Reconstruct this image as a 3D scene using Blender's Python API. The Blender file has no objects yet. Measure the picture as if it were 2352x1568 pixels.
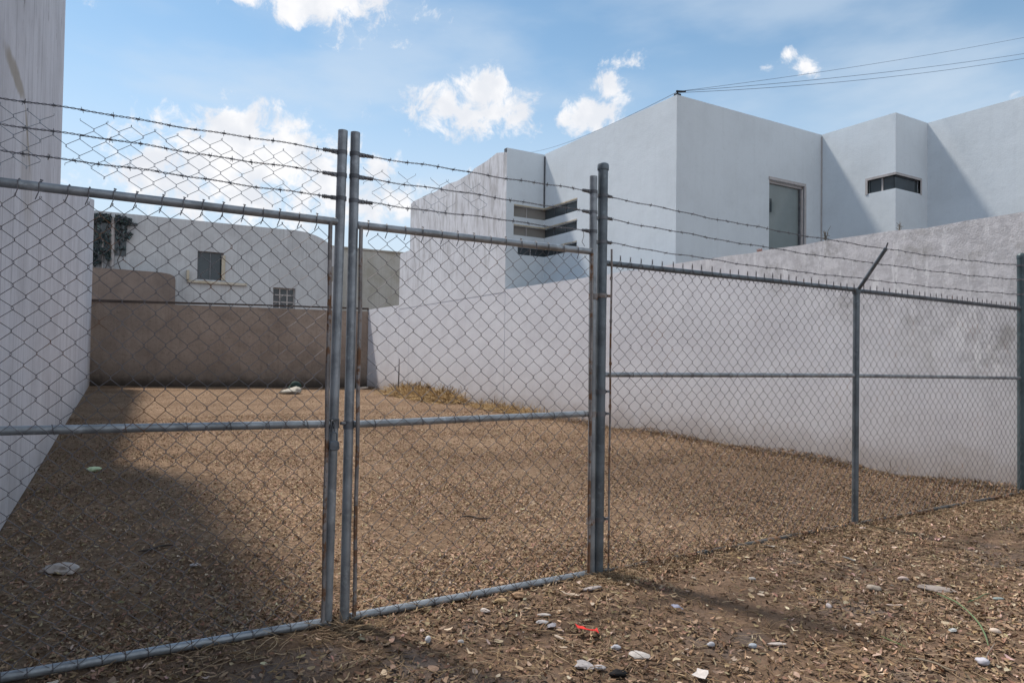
import bpy, math, random
import numpy as np
from mathutils import Matrix, Vector
random.seed(7)
rng = np.random.default_rng(11)
S = bpy.context.scene
COL = S.collection
PI = math.pi

# ---------------------------------------------------------------- camera
F_PX, PW, PH = 1568.0, 2352.0, 1568.0
YAW, PITCH, ROLL, HC = math.atan(921/1568.), math.atan(34/1568.), math.radians(0.8), 1.45
Fv = np.array([math.sin(YAW)*math.cos(PITCH), math.cos(YAW)*math.cos(PITCH), math.sin(PITCH)])
R0 = np.array([math.cos(YAW), -math.sin(YAW), 0.0]); U0 = np.cross(R0, Fv)
Rv = R0*math.cos(ROLL)+U0*math.sin(ROLL); Uv = U0*math.cos(ROLL)-R0*math.sin(ROLL)
cd = bpy.data.cameras.new('camera'); cam = bpy.data.objects.new('camera', cd); COL.objects.link(cam)
cd.lens = 24.0; cd.sensor_width = 36.0; cd.clip_end = 3000; cd.clip_start = 0.05
M = Matrix.Identity(4)
for i in range(3):
    M[i][0], M[i][1], M[i][2] = Rv[i], Uv[i], -Fv[i]
M[2][3] = HC
cam.matrix_world = M
S.camera = cam

def ray(x, y):
    r = Fv+Rv*((x-PW/2)/F_PX)-Uv*((y-PH/2)/F_PX)
    return r
def gpt(x, y, z=0.0):
    """place measured on the photograph -> ground position in metres"""
    r = ray(x, y); t = (z-HC)/r[2]
    return (r[0]*t, r[1]*t)

# ---------------------------------------------------------------- materials
def new_mat(name):
    m = bpy.data.materials.new(name); m.use_nodes = True
    nt = m.node_tree
    return m, nt, nt.nodes, nt.links, nt.nodes['Principled BSDF']
def ramp(N, stops, interp='LINEAR'):
    r = N.new('ShaderNodeValToRGB'); r.color_ramp.interpolation = interp
    e = r.color_ramp.elements
    e[0].position, e[0].color = stops[0][0], (*stops[0][1], 1)
    e[1].position, e[1].color = stops[-1][0], (*stops[-1][1], 1)
    for p, c in stops[1:-1]:
        q = e.new(p); q.color = (*c, 1)
    return r
def g3(v): return (v, v, v)
def noise(N, L, vec, scale, detail=4, rough=0.55, mapscale=None, loc=None):
    if mapscale or loc:
        mp = N.new('ShaderNodeMapping'); L.new(vec, mp.inputs[0])
        if mapscale: mp.inputs['Scale'].default_value = mapscale
        if loc: mp.inputs['Location'].default_value = loc
        vec = mp.outputs[0]
    n = N.new('ShaderNodeTexNoise'); n.inputs['Scale'].default_value = scale
    n.inputs['Detail'].default_value = detail; n.inputs['Roughness'].default_value = rough
    L.new(vec, n.inputs['Vector'])
    return n.outputs['Fac']
def mix(N, L, fac, a, b, mode='MIX'):
    m = N.new('ShaderNodeMix'); m.data_type = 'RGBA'; m.blend_type = mode
    for s, v in ((m.inputs[0], fac), (m.inputs[6], a), (m.inputs[7], b)):
        if hasattr(v, 'links') or hasattr(v, 'is_linked'): L.new(v, s)
        elif isinstance(v, (int, float)): s.default_value = v
        else: s.default_value = (*v, 1)
    return m.outputs[2]
def math_(N, L, op, a, b=None, c=None, clamp=False):
    m = N.new('ShaderNodeMath'); m.operation = op; m.use_clamp = clamp
    for i, v in enumerate((a, b, c)):
        if v is None: continue
        if hasattr(v, 'is_linked'): L.new(v, m.inputs[i])
        else: m.inputs[i].default_value = v
    return m.outputs[0]
def smooth(N, L, v, lo, hi):
    m = N.new('ShaderNodeMapRange'); m.interpolation_type = 'SMOOTHSTEP'
    L.new(v, m.inputs[0]); m.inputs[1].default_value = lo; m.inputs[2].default_value = hi
    return m.outputs[0]
def bump(N, L, bs, h, strength, dist):
    b = N.new('ShaderNodeBump'); b.inputs['Strength'].default_value = strength; b.inputs['Distance'].default_value = dist
    L.new(h, b.inputs['Height']); L.new(b.outputs[0], bs.inputs['Normal'])

def stucco(name, base, dark, streak=0.3, mott=0.3, grime_top=None, brown=(0.20, 0.15, 0.11), base_grime=0.25,
           bumpd=0.006, patch=None, rustline=False, warm=None):
    """painted cement plaster with rain streaks, mottling and splash dirt at its foot"""
    m, nt, N, L, bs = new_mat(name)
    geo = N.new('ShaderNodeNewGeometry'); P = geo.outputs['Position']
    sep = N.new('ShaderNodeSeparateXYZ'); L.new(P, sep.inputs[0]); Z = sep.outputs[2]; Y = sep.outputs[1]
    c = mix(N, L, smooth(N, L, noise(N, L, P, 0.9, 6, 0.62), 0.35, 0.72), base, dark)
    # vertical streaks
    st = noise(N, L, P, 1.0, 6, 0.65, (9, 9, 0.35))
    c2 = mix(N, L, math_(N, L, 'MULTIPLY', smooth(N, L, st, 0.48, 0.75), streak), c, tuple(x*0.62 for x in dark))
    # light streaks
    st2 = noise(N, L, P, 1.0, 4, 0.6, (5, 5, 0.25), (13, 4, 2))
    c2 = mix(N, L, math_(N, L, 'MULTIPLY', smooth(N, L, st2, 0.55, 0.75), streak*0.8), c2, tuple(min(.85, x*1.18) for x in base))
    # fine mottling
    mo = noise(N, L, P, 9.0, 8, 0.7)
    c3 = mix(N, L, math_(N, L, 'MULTIPLY', smooth(N, L, mo, 0.5, 0.72), mott), c2, tuple(x*0.55 for x in dark))
    if patch:
        y0, y1, pc, pl = patch   # rough unpainted plaster towards the street end of the wall
        n1 = noise(N, L, P, 1.1, 6, 0.65)
        yy = math_(N, L, 'ADD', Y, math_(N, L, 'MULTIPLY', math_(N, L, 'SUBTRACT', n1, 0.5), 5.0))
        zz = math_(N, L, 'MULTIPLY', math_(N, L, 'SUBTRACT', Z, 1.9), 2.6)
        k = smooth(N, L, math_(N, L, 'SUBTRACT', yy, zz), y1, y0)
        n2 = noise(N, L, P, 7.0, 9, 0.78)
        pcol = mix(N, L, smooth(N, L, n2, 0.40, 0.60), pl, pc)
        n3 = noise(N, L, P, 3.2, 6, 0.65, (1.8, 1.8, 0.5), (3, 3, 3))
        pcol = mix(N, L, math_(N, L, 'MULTIPLY', smooth(N, L, n3, 0.55, 0.63), 0.75), pcol, tuple(min(.8, x*1.12) for x in base))
        n4 = noise(N, L, P, 1.4, 6, 0.7, None, (7, 1, 9))
        pcol = mix(N, L, math_(N, L, 'MULTIPLY', smooth(N, L, n4, 0.52, 0.70), 0.6), pcol, (0.22, 0.21, 0.19))
        n5 = noise(N, L, P, 0.8, 7, 0.72, None, (2, 6, 1))
        low = math_(N, L, 'MULTIPLY', smooth(N, L, n5, 0.50, 0.66), smooth(N, L, math_(N, L, 'MULTIPLY', Y, -1.0), -6.2, -4.2))
        c3 = mix(N, L, math_(N, L, 'MULTIPLY', low, 0.45), c3, (0.30, 0.285, 0.25))
        c3 = mix(N, L, k, c3, pcol)
    if grime_top:
        zt, depth = grime_top
        gn = noise(N, L, P, 1.0, 7, 0.7, (5, 5, 1.1), (5, 5, 5))
        g = math_(N, L, 'MULTIPLY', smooth(N, L, math_(N, L, 'ADD', Z, math_(N, L, 'MULTIPLY', gn, depth*1.6)), zt+0.1*depth, zt+depth*1.2),
                  smooth(N, L, gn, 0.42, 0.66))
        c3 = mix(N, L, math_(N, L, 'MULTIPLY', g, 0.5), c3, (0.20, 0.185, 0.17))
    if base_grime:
        gn = noise(N, L, P, 2.6, 6, 0.65, None, (1, 2, 3))
        h = math_(N, L, 'SUBTRACT', Z, math_(N, L, 'MULTIPLY', gn, 0.55))
        c3 = mix(N, L, math_(N, L, 'MULTIPLY', smooth(N, L, h, 0.25, -0.28), base_grime*2.4, clamp=True), c3, brown)
        c3 = mix(N, L, math_(N, L, 'MULTIPLY', smooth(N, L, h, 1.2, -0.3), base_grime*1.2, clamp=True), c3, tuple(x*1.35 for x in brown))
    if rustline:
        # an ochre run of rusty water and a few dark scratches
        wb = math_(N, L, 'MULTIPLY', math_(N, L, 'SUBTRACT', noise(N, L, P, 5.0, 5, 0.7), 0.5), 0.35)
        def mark(cy, cz, hl, hw, ang):
            dy = math_(N, L, 'SUBTRACT', Y, cy); dz = math_(N, L, 'SUBTRACT', Z, cz); ca, sa = math.cos(ang), math.sin(ang)
            a_ = math_(N, L, 'DIVIDE', math_(N, L, 'MULTIPLY_ADD', dy, ca, math_(N, L, 'MULTIPLY', dz, sa)), hl)
            b_ = math_(N, L, 'DIVIDE', math_(N, L, 'ADD', math_(N, L, 'MULTIPLY_ADD', dz, ca, math_(N, L, 'MULTIPLY', dy, -sa)), math_(N, L, 'MULTIPLY', wb, 0.35)), hw)
            return smooth(N, L, math_(N, L, 'SQRT', math_(N, L, 'MULTIPLY_ADD', a_, a_, math_(N, L, 'MULTIPLY', b_, b_))), 1.15, 0.55)
        k = math_(N, L, 'MAXIMUM', mark(6.95, 3.72, 0.78, 0.10, 0.05), mark(7.95, 3.45, 0.45, 0.08, -0.70))
        k = math_(N, L, 'MAXIMUM', k, math_(N, L, 'MULTIPLY', mark(8.0, 3.05, 0.7, 0.42, -0.3), 0.35))
        c3 = mix(N, L, math_(N, L, 'MULTIPLY', k, 0.62), c3, (0.30, 0.235, 0.14))
        sc = noise(N, L, P, 1.0, 6, 0.75, (2.4, 2.4, 0.9), (1, 9, 4))
        c3 = mix(N, L, math_(N, L, 'MULTIPLY', smooth(N, L, sc, 0.60, 0.66), math_(N, L, 'MULTIPLY', smooth(N, L, Z, 2.9, 4.2), 0.6)), c3, (0.11, 0.09, 0.085))
    L.new(c3, bs.inputs['Base Color'])
    bs.inputs['Roughness'].default_value = 0.9; bs.inputs['Specular IOR Level'].default_value = 0.25
    hb = math_(N, L, 'ADD', noise(N, L, P, 45, 6, 0.7), math_(N, L, 'MULTIPLY', noise(N, L, P, 2.0, 5, 0.6), 2.5))
    bump(N, L, bs, hb, 0.6, bumpd)
    return m

M_LEFT = stucco('weathered_grey_plaster', (0.70, 0.695, 0.73), (0.56, 0.55, 0.575), streak=0.7, mott=0.25, base_grime=0.1, brown=(0.2, 0.17, 0.14), rustline=True)
M_WALL = stucco('white_lot_wall_paint', (0.69, 0.695, 0.735), (0.62, 0.62, 0.66), streak=0.12, mott=0.10, base_grime=0.2,
                brown=(0.24, 0.18, 0.13), patch=(4.4, 6.6, (0.50, 0.50, 0.525), (0.66, 0.66, 0.69)), bumpd=0.012)
M_HOUSE = stucco('white_house_paint', (0.655, 0.715, 0.765), (0.60, 0.655, 0.70), streak=0.09, mott=0.1, base_grime=0)
M_HOUSE_OLD = stucco('stained_white_house_paint', (0.69, 0.70, 0.74), (0.62, 0.625, 0.66), streak=0.10, mott=0.18, base_grime=0, grime_top=(4.7, 2.2))
M_BROWN = stucco('brown_render', (0.375, 0.30, 0.25), (0.27, 0.215, 0.18), streak=0.3, mott=0.55, base_grime=0.42, brown=(0.06, 0.05, 0.042), bumpd=0.05)
M_BROWN2 = stucco('pale_brown_render', (0.235, 0.195, 0.175), (0.18, 0.15, 0.135), streak=0.3, mott=0.3, base_grime=0)
M_FAR = stucco('far_house_grey_paint', (0.54, 0.56, 0.585), (0.45, 0.46, 0.48), streak=0.55, mott=0.2, base_grime=0)
M_FAR2 = stucco('far_house_olive_grey_paint', (0.46, 0.455, 0.43), (0.36, 0.345, 0.30), streak=0.3, mott=0.2, base_grime=0)
M_STAINWHITE = stucco('ochre_stained_white_paint', (0.55, 0.52, 0.46), (0.42, 0.35, 0.22), streak=0.6, mott=0.4, base_grime=0)

def metal(name, base, rust=0.15, rough=0.5, metallic=0.35, scale=6.0, dirt=0.4):
    m, nt, N, L, bs = new_mat(name)
    geo = N.new('ShaderNodeNewGeometry'); P = geo.outputs['Position']
    n1 = noise(N, L, P, scale, 6, 0.65)
    n2 = noise(N, L, P, scale*3.2, 6, 0.7, None, (4, 4, 4))
    c = mix(N, L, smooth(N, L, n1, 0.38, 0.65), base, tuple(x*0.62 for x in base))
    c = mix(N, L, math_(N, L, 'MULTIPLY', smooth(N, L, n2, 0.55, 0.7), dirt), c, tuple(min(1, x*1.7+0.03) for x in base))
    rn = noise(N, L, P, scale*1.3, 7, 0.72, None, (9, 2, 5))
    k = smooth(N, L, rn, 0.72-rust*0.55, 0.78-rust*0.5)
    c = mix(N, L, k, c, mix(N, L, n2, (0.10, 0.045, 0.022), (0.26, 0.15, 0.09)))
    L.new(c, bs.inputs['Base Color'])
    L.new(math_(N, L, 'MULTIPLY', math_(N, L, 'SUBTRACT', 1.0, k), metallic), bs.inputs['Metallic'])
    L.new(math_(N, L, 'MULTIPLY_ADD', k, 0.35, rough), bs.inputs['Roughness'])
    bump(N, L, bs, n2, 0.25, 0.002)
    return m
M_PIPE = metal('galvanised_pipe', (0.34, 0.37, 0.40), 0.12, 0.38, 0.4)
M_PIPE_DARK = metal('dark_galvanised_pipe', (0.15, 0.18, 0.205), 0.06, 0.45, 0.4)
M_PIPE_GREEN = metal('green_grey_pipe', (0.09, 0.13, 0.145), 0.03, 0.45, 0.3)
M_WIRE = metal('weathered_fence_wire', (0.17, 0.165, 0.18), 0.26, 0.6, 0.3, 2.2)
M_WIRE2 = metal('pale_thin_wire', (0.32, 0.37, 0.43), 0.10, 0.6, 0.3, 2.2)
M_BARB = metal('dark_barbed_wire', (0.15, 0.155, 0.175), 0.2, 0.6, 0.3, 4)
M_RUST = metal('rusty_flat_bar', (0.30, 0.28, 0.275), 0.42, 0.6, 0.25, 7)
M_SOILED = metal('soiled_rusty_pipe', (0.085, 0.088, 0.09), 0.42, 0.8, 0.1, 9)
M_CLAMP = metal('clamp_steel', (0.18, 0.19, 0.21), 0.25, 0.5, 0.5)
M_LOCK = metal('padlock_steel', (0.17, 0.20, 0.235), 0.03, 0.4, 0.5, 12, 0.15)

def plain(name, base, rough=0.7, spec=0.3, var=0.25, scale=14, metallic=0, bumpd=0.002):
    m, nt, N, L, bs = new_mat(name)
    tc = N.new('ShaderNodeTexCoord'); P = tc.outputs['Object']
    n = noise(N, L, P, scale, 6, 0.65)
    c = mix(N, L, smooth(N, L, n, 0.35, 0.7), base, tuple(x*(1-var) for x in base))
    L.new(c, bs.inputs['Base Color']); bs.inputs['Roughness'].default_value = rough
    bs.inputs['Specular IOR Level'].default_value = spec; bs.inputs['Metallic'].default_value = metallic
    bump(N, L, bs, n, 0.4, bumpd)
    return m
M_GLASS_DARK = plain('dark_window_glass', (0.06, 0.075, 0.085), 0.08, 0.6, 0.4, 0.8, bumpd=0.0005)
M_GLASS_GREEN = plain('tinted_green_glass', (0.24, 0.285, 0.29), 0.06, 0.6, 0.25, 0.35, bumpd=0.0005)
M_GLASS_GREY = plain('curtained_window_glass', (0.27, 0.255, 0.235), 0.25, 0.4, 0.2, 0.8, bumpd=0.0005)
M_FRAME = plain('white_window_frame', (0.45, 0.43, 0.43), 0.5, 0.4, 0.2, 5)
M_BLACK = plain('dark_interior', (0.02, 0.022, 0.024), 0.8, 0.2)
M_JOINT = plain('dark_joint_sealant', (0.12, 0.13, 0.15), 0.8, 0.2)
M_CABLE = plain('grey_cable', (0.12, 0.15, 0.20), 0.6, 0.3)
M_BRACKET = plain('black_bracket', (0.03, 0.035, 0.045), 0.6, 0.3)

def attr_mat(name, rough=0.8, spec=0.2, gain=1.0):
    m, nt, N, L, bs = new_mat(name)
    a = N.new('ShaderNodeAttribute'); a.attribute_name = 'col'
    geo = N.new('ShaderNodeNewGeometry')
    n = noise(N, L, geo.outputs['Position'], 60, 3, 0.6)
    c = mix(N, L, smooth(N, L, n, 0.3, 0.7), a.outputs['Color'], g3(0.85*gain), 'MULTIPLY')
    L.new(c, bs.inputs['Base Color'])
    bs.inputs['Roughness'].default_value = rough; bs.inputs['Specular IOR Level'].default_value = spec
    return m
M_LITTER = attr_mat('dry_leaf_material', 0.85, 0.15, 1.0)
M_GRASS = attr_mat('dry_grass_material', 0.85, 0.15)

# ground: brown soil, covered in the lot by a fine mulch of broken leaves
def ground_mat():
    m, nt, N, L, bs = new_mat('soil_and_mulch')
    geo = N.new('ShaderNodeNewGeometry'); P = geo.outputs['Position']
    sep = N.new('ShaderNodeSeparateXYZ'); L.new(P, sep.inputs[0])
    vor = N.new('ShaderNodeTexVoronoi'); vor.inputs['Scale'].default_value = 24; vor.inputs['Randomness'].default_value = 1
    mp = N.new('ShaderNodeMapping'); mp.inputs['Scale'].default_value = (1, 0.6, 1)
    wn = N.new('ShaderNodeTexNoise'); wn.inputs['Scale'].default_value = 6; L.new(P, wn.inputs['Vector'])
    va = N.new('ShaderNodeVectorMath'); va.operation = 'MULTIPLY_ADD'; L.new(wn.outputs['Color'], va.inputs[0])
    va.inputs[1].default_value = (0.25, 0.25, 0); L.new(P, va.inputs[2])
    L.new(va.outputs[0], mp.inputs[0]); L.new(mp.outputs[0], vor.inputs['Vector'])
    sc = N.new('ShaderNodeSeparateColor'); L.new(vor.outputs['Color'], sc.inputs[0])
    r = ramp(N, [(0, (0.18, 0.12, 0.077)), (0.35, (0.265, 0.18, 0.117)), (0.7, (0.32, 0.222, 0.147)), (0.95, (0.37, 0.265, 0.18)), (1, (0.46, 0.36, 0.27))])
    L.new(sc.outputs[0], r.inputs[0])
    n = noise(N, L, P, 30, 8, 0.75)
    mul = mix(N, L, smooth(N, L, n, 0.35, 0.7), r.outputs[0], (0.16, 0.108, 0.072))
    big = noise(N, L, P, 0.55, 6, 0.6)
    mul = mix(N, L, math_(N, L, 'MULTIPLY', smooth(N, L, big, 0.42, 0.62), 0.75), mul, (0.16, 0.105, 0.068))
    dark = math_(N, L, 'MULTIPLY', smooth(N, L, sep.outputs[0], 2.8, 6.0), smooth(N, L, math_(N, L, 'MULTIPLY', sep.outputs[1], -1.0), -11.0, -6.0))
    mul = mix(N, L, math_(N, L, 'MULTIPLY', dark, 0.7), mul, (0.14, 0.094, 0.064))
    soil = mix(N, L, smooth(N, L, noise(N, L, P, 3.0, 8, 0.7), 0.35, 0.7), (0.22, 0.15, 0.105), (0.135, 0.09, 0.063))
    grey = mix(N, L, noise(N, L, P, 40, 6, 0.7), (0.22, 0.175, 0.15), (0.14, 0.112, 0.097))
    soil = mix(N, L, smooth(N, L, noise(N, L, P, 1.3, 5, 0.6, None, (3, 8, 0)), 0.52, 0.66), soil, grey)
    inlot = smooth(N, L, math_(N, L, 'ADD', sep.outputs[1], math_(N, L, 'MULTIPLY', n, 0.5)), 3.85, 4.35)
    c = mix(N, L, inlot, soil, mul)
    L.new(c, bs.inputs['Base Color']); bs.inputs['Roughness'].default_value = 0.95
    bs.inputs['Specular IOR Level'].default_value = 0.1
    h = math_(N, L, 'ADD', math_(N, L, 'MULTIPLY', vor.outputs['Distance'], 1.2), n)
    bump(N, L, bs, h, 1.0, 0.02)
    return m
M_GROUND = ground_mat()

# ---------------------------------------------------------------- mesh helpers
class MB:
    def __init__(s): s.v = []; s.f = []; s.n = 0
    def add(s, vs, fs):
        vs = np.asarray(vs, float)
        s.v.append(vs)
        s.f.extend([tuple(int(i)+s.n for i in f) for f in fs]); s.n += len(vs)
        return s
    def box(s, x0, x1, y0, y1, z0, z1):
        v = [(x, y, z) for x in (x0, x1) for y in (y0, y1) for z in (z0, z1)]
        return s.add(v, [(0, 1, 3, 2), (4, 6, 7, 5), (0, 4, 5, 1), (2, 3, 7, 6), (0, 2, 6, 4), (1, 5, 7, 3)])
    def tube(s, pts, r, n=8, caps=True):
        pts = np.asarray(pts, float); m = len(pts)
        rr = np.full(m, r) if np.isscalar(r) else np.asarray(r, float)
        T = np.gradient(pts, axis=0); T /= np.linalg.norm(T, axis=1)[:, None]+1e-12
        up = np.array([0, 0, 1.]) if abs(T[0][2]) < 0.9 else np.array([0, 1., 0])
        A = np.cross(T, up); bad = np.linalg.norm(A, axis=1) < 1e-3
        A[bad] = np.cross(T[bad], np.array([0.3, 1, 0.2])); A /= np.linalg.norm(A, axis=1)[:, None]
        B = np.cross(T, A)
        a = np.arange(n)*2*PI/n
        V = (pts[:, None, :]+rr[:, None, None]*(np.cos(a)[None, :, None]*A[:, None, :]+np.sin(a)[None, :, None]*B[:, None, :])).reshape(-1, 3)
        fs = []
        for i in range(m-1):
            for j in range(n):
                k = (j+1) % n
                fs.append((i*n+j, i*n+k, (i+1)*n+k, (i+1)*n+j))
        if caps:
            fs.append(tuple(range(n))[::-1]); fs.append(tuple((m-1)*n+j for j in range(n)))
        return s.add(V, fs)
    def ring(s, c, R, w, t, n=20, axis='z'):
        """band clamp round a pipe: inner radius R, thickness t, width w"""
        a = np.arange(n)*2*PI/n; V = []
        for rad, z in ((R, -w/2), (R+t, -w/2), (R+t, w/2), (R, w/2)):
            for q in a:
                p = (rad*math.cos(q), rad*math.sin(q), z) if axis == 'z' else (z, rad*math.cos(q), rad*math.sin(q))
                V.append((c[0]+p[0], c[1]+p[1], c[2]+p[2]))
        fs = []
        for k in range(4):
            k2 = (k+1) % 4
            for j in range(n):
                j2 = (j+1) % n
                fs.append((k*n+j, k*n+j2, k2*n+j2, k2*n+j))
        return s.add(V, fs)
    def build(s, name, mat, parent=None, smooth_=True, loc=None):
        me = bpy.data.meshes.new(name)
        V = np.concatenate(s.v) if s.v else np.zeros((0, 3))
        off = np.array(loc) if loc is not None else np.zeros(3)
        me.from_pydata((V-off).tolist(), [], s.f); me.update()
        me.materials.append(mat)
        if smooth_:
            me.shade_smooth()
            try: me.set_sharp_from_angle(angle=math.radians(38))
            except Exception: pass
        o = bpy.data.objects.new(name, me); COL.objects.link(o)
        o.location = tuple(off)
        if parent is not None:
            o.parent = parent; o.matrix_parent_inverse = parent.matrix_world.inverted() if False else Matrix.Translation(-Vector(parent.location))
        return o

def tag(o, label, cat, group=None, kind=None):
    if label: o['label'] = label
    if cat: o['category'] = cat
    if group: o['group'] = group
    if kind: o['kind'] = kind
    return o
def empty(name, loc, label, cat, group=None):
    o = bpy.data.objects.new(name, None); COL.objects.link(o); o.location = loc; o.empty_display_size = 0.2
    return tag(o, label, cat, group)

def panel(mb, O, U, V, depth_dir, w, h, holes=(), top=None, depth=0.12, reveal_skip=()):
    """wall face: origin O, unit axes U (along) and V (up), w x h, rectangular openings (u0,u1,v0,v1) with reveals
    going `depth` along depth_dir; top = list of (u, v) roofline points replacing the flat top"""
    O, U, V, D = (np.array(a, float) for a in (O, U, V, depth_dir))
    us = sorted({0.0, w, *[q for hl in holes for q in hl[:2]], *([p[0] for p in top] if top else [])})
    vs = sorted({0.0, *( [] if top else [h]), *[q for hl in holes for q in hl[2:4]]})
    def tv(u):
        if not top: return h
        return float(np.interp(u, [p[0] for p in top], [p[1] for p in top]))
    for a in range(len(us)-1):
        u0, u1 = us[a], us[a+1]; um = (u0+u1)/2
        rows = vs if not top else vs+[None]
        for b in range(len(rows)-1):
            v0 = rows[b]; v1 = rows[b+1]
            va, vb = (v1, v1) if v1 is not None else (tv(u0), tv(u1))
            vm = (v0+(va+vb)/2)/2
            if any(hl[0] < um < hl[1] and hl[2] < vm < hl[3] for hl in holes): continue
            mb.add([O+U*u0+V*v0, O+U*u1+V*v0, O+U*u1+V*vb, O+U*u0+V*va], [(0, 1, 2, 3)])
    for hl in holes:
        u0, u1, v0, v1 = hl[:4]; sk = hl[4] if len(hl) > 4 else ''
        P = [O+U*u0+V*v0, O+U*u1+V*v0, O+U*u1+V*v1, O+U*u0+V*v1]
        for k, nm in ((0, 'b'), (1, 'r'), (2, 't'), (3, 'l')):
            if nm in sk: continue
            p, q = P[k], P[(k+1) % 4]
            mb.add([p, q, q+D*depth, p+D*depth], [(0, 1, 2, 3)])
X_, Y_, Z_ = (1, 0, 0), (0, 1, 0), (0, 0, 1)

# ---------------------------------------------------------------- ground
def gh(x, y):
    near = np.clip((y-1.0)/2, 0, 1)*np.exp(-np.maximum(0, y-14)/8)
    und = 0.016*np.sin(1.7*x+0.6*y)+0.012*np.sin(0.9*x-2.1*y+1)+0.008*np.sin(3.7*x+3.1*y)
    f = np.exp(-((y-3.7)/0.35)**2)   # keep the fence line level
    return und*(1-f)*np.clip(near+0.4, 0, 1)*np.exp(-np.maximum(0, np.abs(x-4)-7)/4)-0.012
def build_ground():
    xs = np.concatenate([[-900, -300, -100, -40, -15, -6], np.arange(-3, 11.01, 0.1), [14, 25, 60, 150, 400, 900]])
    ys = np.concatenate([[-900, -300, -100, -30, -8, -2], np.arange(0, 12, 0.1), np.arange(12, 34, 0.5), [40, 60, 120, 300, 900]])
    XX, YY = np.meshgrid(xs, ys); ZZ = gh(XX, YY)
    V = np.stack([XX.ravel(), YY.ravel(), ZZ.ravel()], 1)
    nx = len(xs); F = []
    for j in range(len(ys)-1):
        for i in range(nx-1):
            a = j*nx+i; F.append((a, a+1, a+nx+1, a+nx))
    o = MB().add(V, F).build('ground', M_GROUND)
    tag(o, None, None, kind='structure')
build_ground()

# ---------------------------------------------------------------- litter
PAL = np.array([(0.32, 0.222, 0.147), (0.285, 0.197, 0.132), (0.25, 0.17, 0.113), (0.38, 0.28, 0.195), (0.20, 0.132, 0.085), (0.31, 0.222, 0.143), (0.54, 0.43, 0.33), (0.12, 0.075, 0.048)])
def chips(name, P, length, width, pw, curl=0.35, tilt=0.5, seglen=3, mat=M_LITTER, jit=0.2, tone=None):
    """bent leaf strips as one mesh; P: (n,3) centres"""
    n = len(P)
    Lh = length*(0.6+0.9*rng.random(n))/2; Wd = width*(0.6+0.9*rng.random(n))/2
    th = rng.random(n)*2*PI; cu = curl*(rng.random(n)*1.3-0.3)
    t1 = rng.normal(0, tilt, n)*0.6; t2 = rng.normal(0, tilt, n)
    u = np.linspace(-1, 1, seglen)
    bend = rng.normal(0, 0.25, n)
    lx = u[None, :]*Lh[:, None]; ly = bend[:, None]*(u[None, :]**2-0.4)*Lh[:, None]; lz = cu[:, None]*(u[None, :]**2-0.3)*Lh[:, None]
    tap = np.where(np.abs(u) > 0.9, 0.45, 1.0)
    pts = []
    for s in (-1, 1):
        px = lx; py = ly+s*Wd[:, None]*tap[None, :]; pz = lz+0.15*np.abs(s)*Wd[:, None]*0
        # tilt about the long axis then the short axis
        y2 = py*np.cos(t2)[:, None]-pz*np.sin(t2)[:, None]; z2 = py*np.sin(t2)[:, None]+pz*np.cos(t2)[:, None]
        x3 = px*np.cos(t1)[:, None]-z2*np.sin(t1)[:, None]; z3 = px*np.sin(t1)[:, None]+z2*np.cos(t1)[:, None]
        xr = x3*np.cos(th)[:, None]-y2*np.sin(th)[:, None]; yr = x3*np.sin(th)[:, None]+y2*np.cos(th)[:, None]
        pts.append(np.stack([xr, yr, z3], 2))
    V = np.stack(pts, 2)                       # n, seg, 2, 3
    V += P[:, None, None, :]
    nv = seglen*2
    V = V.reshape(-1, 3)
    base = (np.arange(n)*nv)[:, None]
    fl = []
    for k in range(seglen-1):
        fl.append(base+np.array([[2*k, 2*k+1, 2*k+3, 2*k+2]]))
    Fq = np.stack(fl, 1).reshape(-1, 4)
    me = bpy.data.meshes.new(name)
    me.vertices.add(len(V)); me.vertices.foreach_set('co', V.astype(np.float32).ravel())
    me.loops.add(Fq.size); me.loops.foreach_set('vertex_index', Fq.astype(np.int32).ravel())
    me.polygons.add(len(Fq)); me.polygons.foreach_set('loop_start', (np.arange(len(Fq))*4).astype(np.int32))
    me.polygons.foreach_set('loop_total', np.full(len(Fq), 4, np.int32))
    me.update(calc_edges=True)
    c = PAL[rng.choice(len(PAL), n, p=pw)]*(1+rng.normal(0, jit, (n, 1)))*(1+rng.normal(0, 0.06, (n, 3)))
    if tone is not None: c = c*tone[:, None]
    c = np.clip(c, 0.02, 0.8)
    cc = np.concatenate([c, np.ones((n, 1))], 1)
    at = me.attributes.new('col', 'FLOAT_COLOR', 'POINT')
    at.data.foreach_set('color', np.repeat(cc, nv, 0).astype(np.float32).ravel())
    me.materials.append(mat)
    o = bpy.data.objects.new(name, me); COL.objects.link(o)
    return o
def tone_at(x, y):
    """broad leaf tone patches: darker towards the fence on the right, shade of the left building painted in along its wall"""
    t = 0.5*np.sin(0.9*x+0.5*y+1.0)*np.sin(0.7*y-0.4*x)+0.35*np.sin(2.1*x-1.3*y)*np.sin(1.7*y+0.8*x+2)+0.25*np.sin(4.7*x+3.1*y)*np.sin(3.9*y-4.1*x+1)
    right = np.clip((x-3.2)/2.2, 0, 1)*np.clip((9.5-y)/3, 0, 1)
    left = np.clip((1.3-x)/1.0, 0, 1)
    return np.clip(1.17+0.27*t+0.22*np.exp(-((x-2.1)/1.3)**2-((y-7.5)/3.5)**2)-0.36*right-0.10*left-0.30*np.clip((1.35-x+0.5*t)/0.6, 0, 1)*np.clip((y-6.5)/2, 0, 1), 0.5, 1.6)  # terms along the left wall paint building shade into the chip colour
def wallx(y): return 8.85+(9.62-8.85)*(y-3)/25.8
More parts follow.
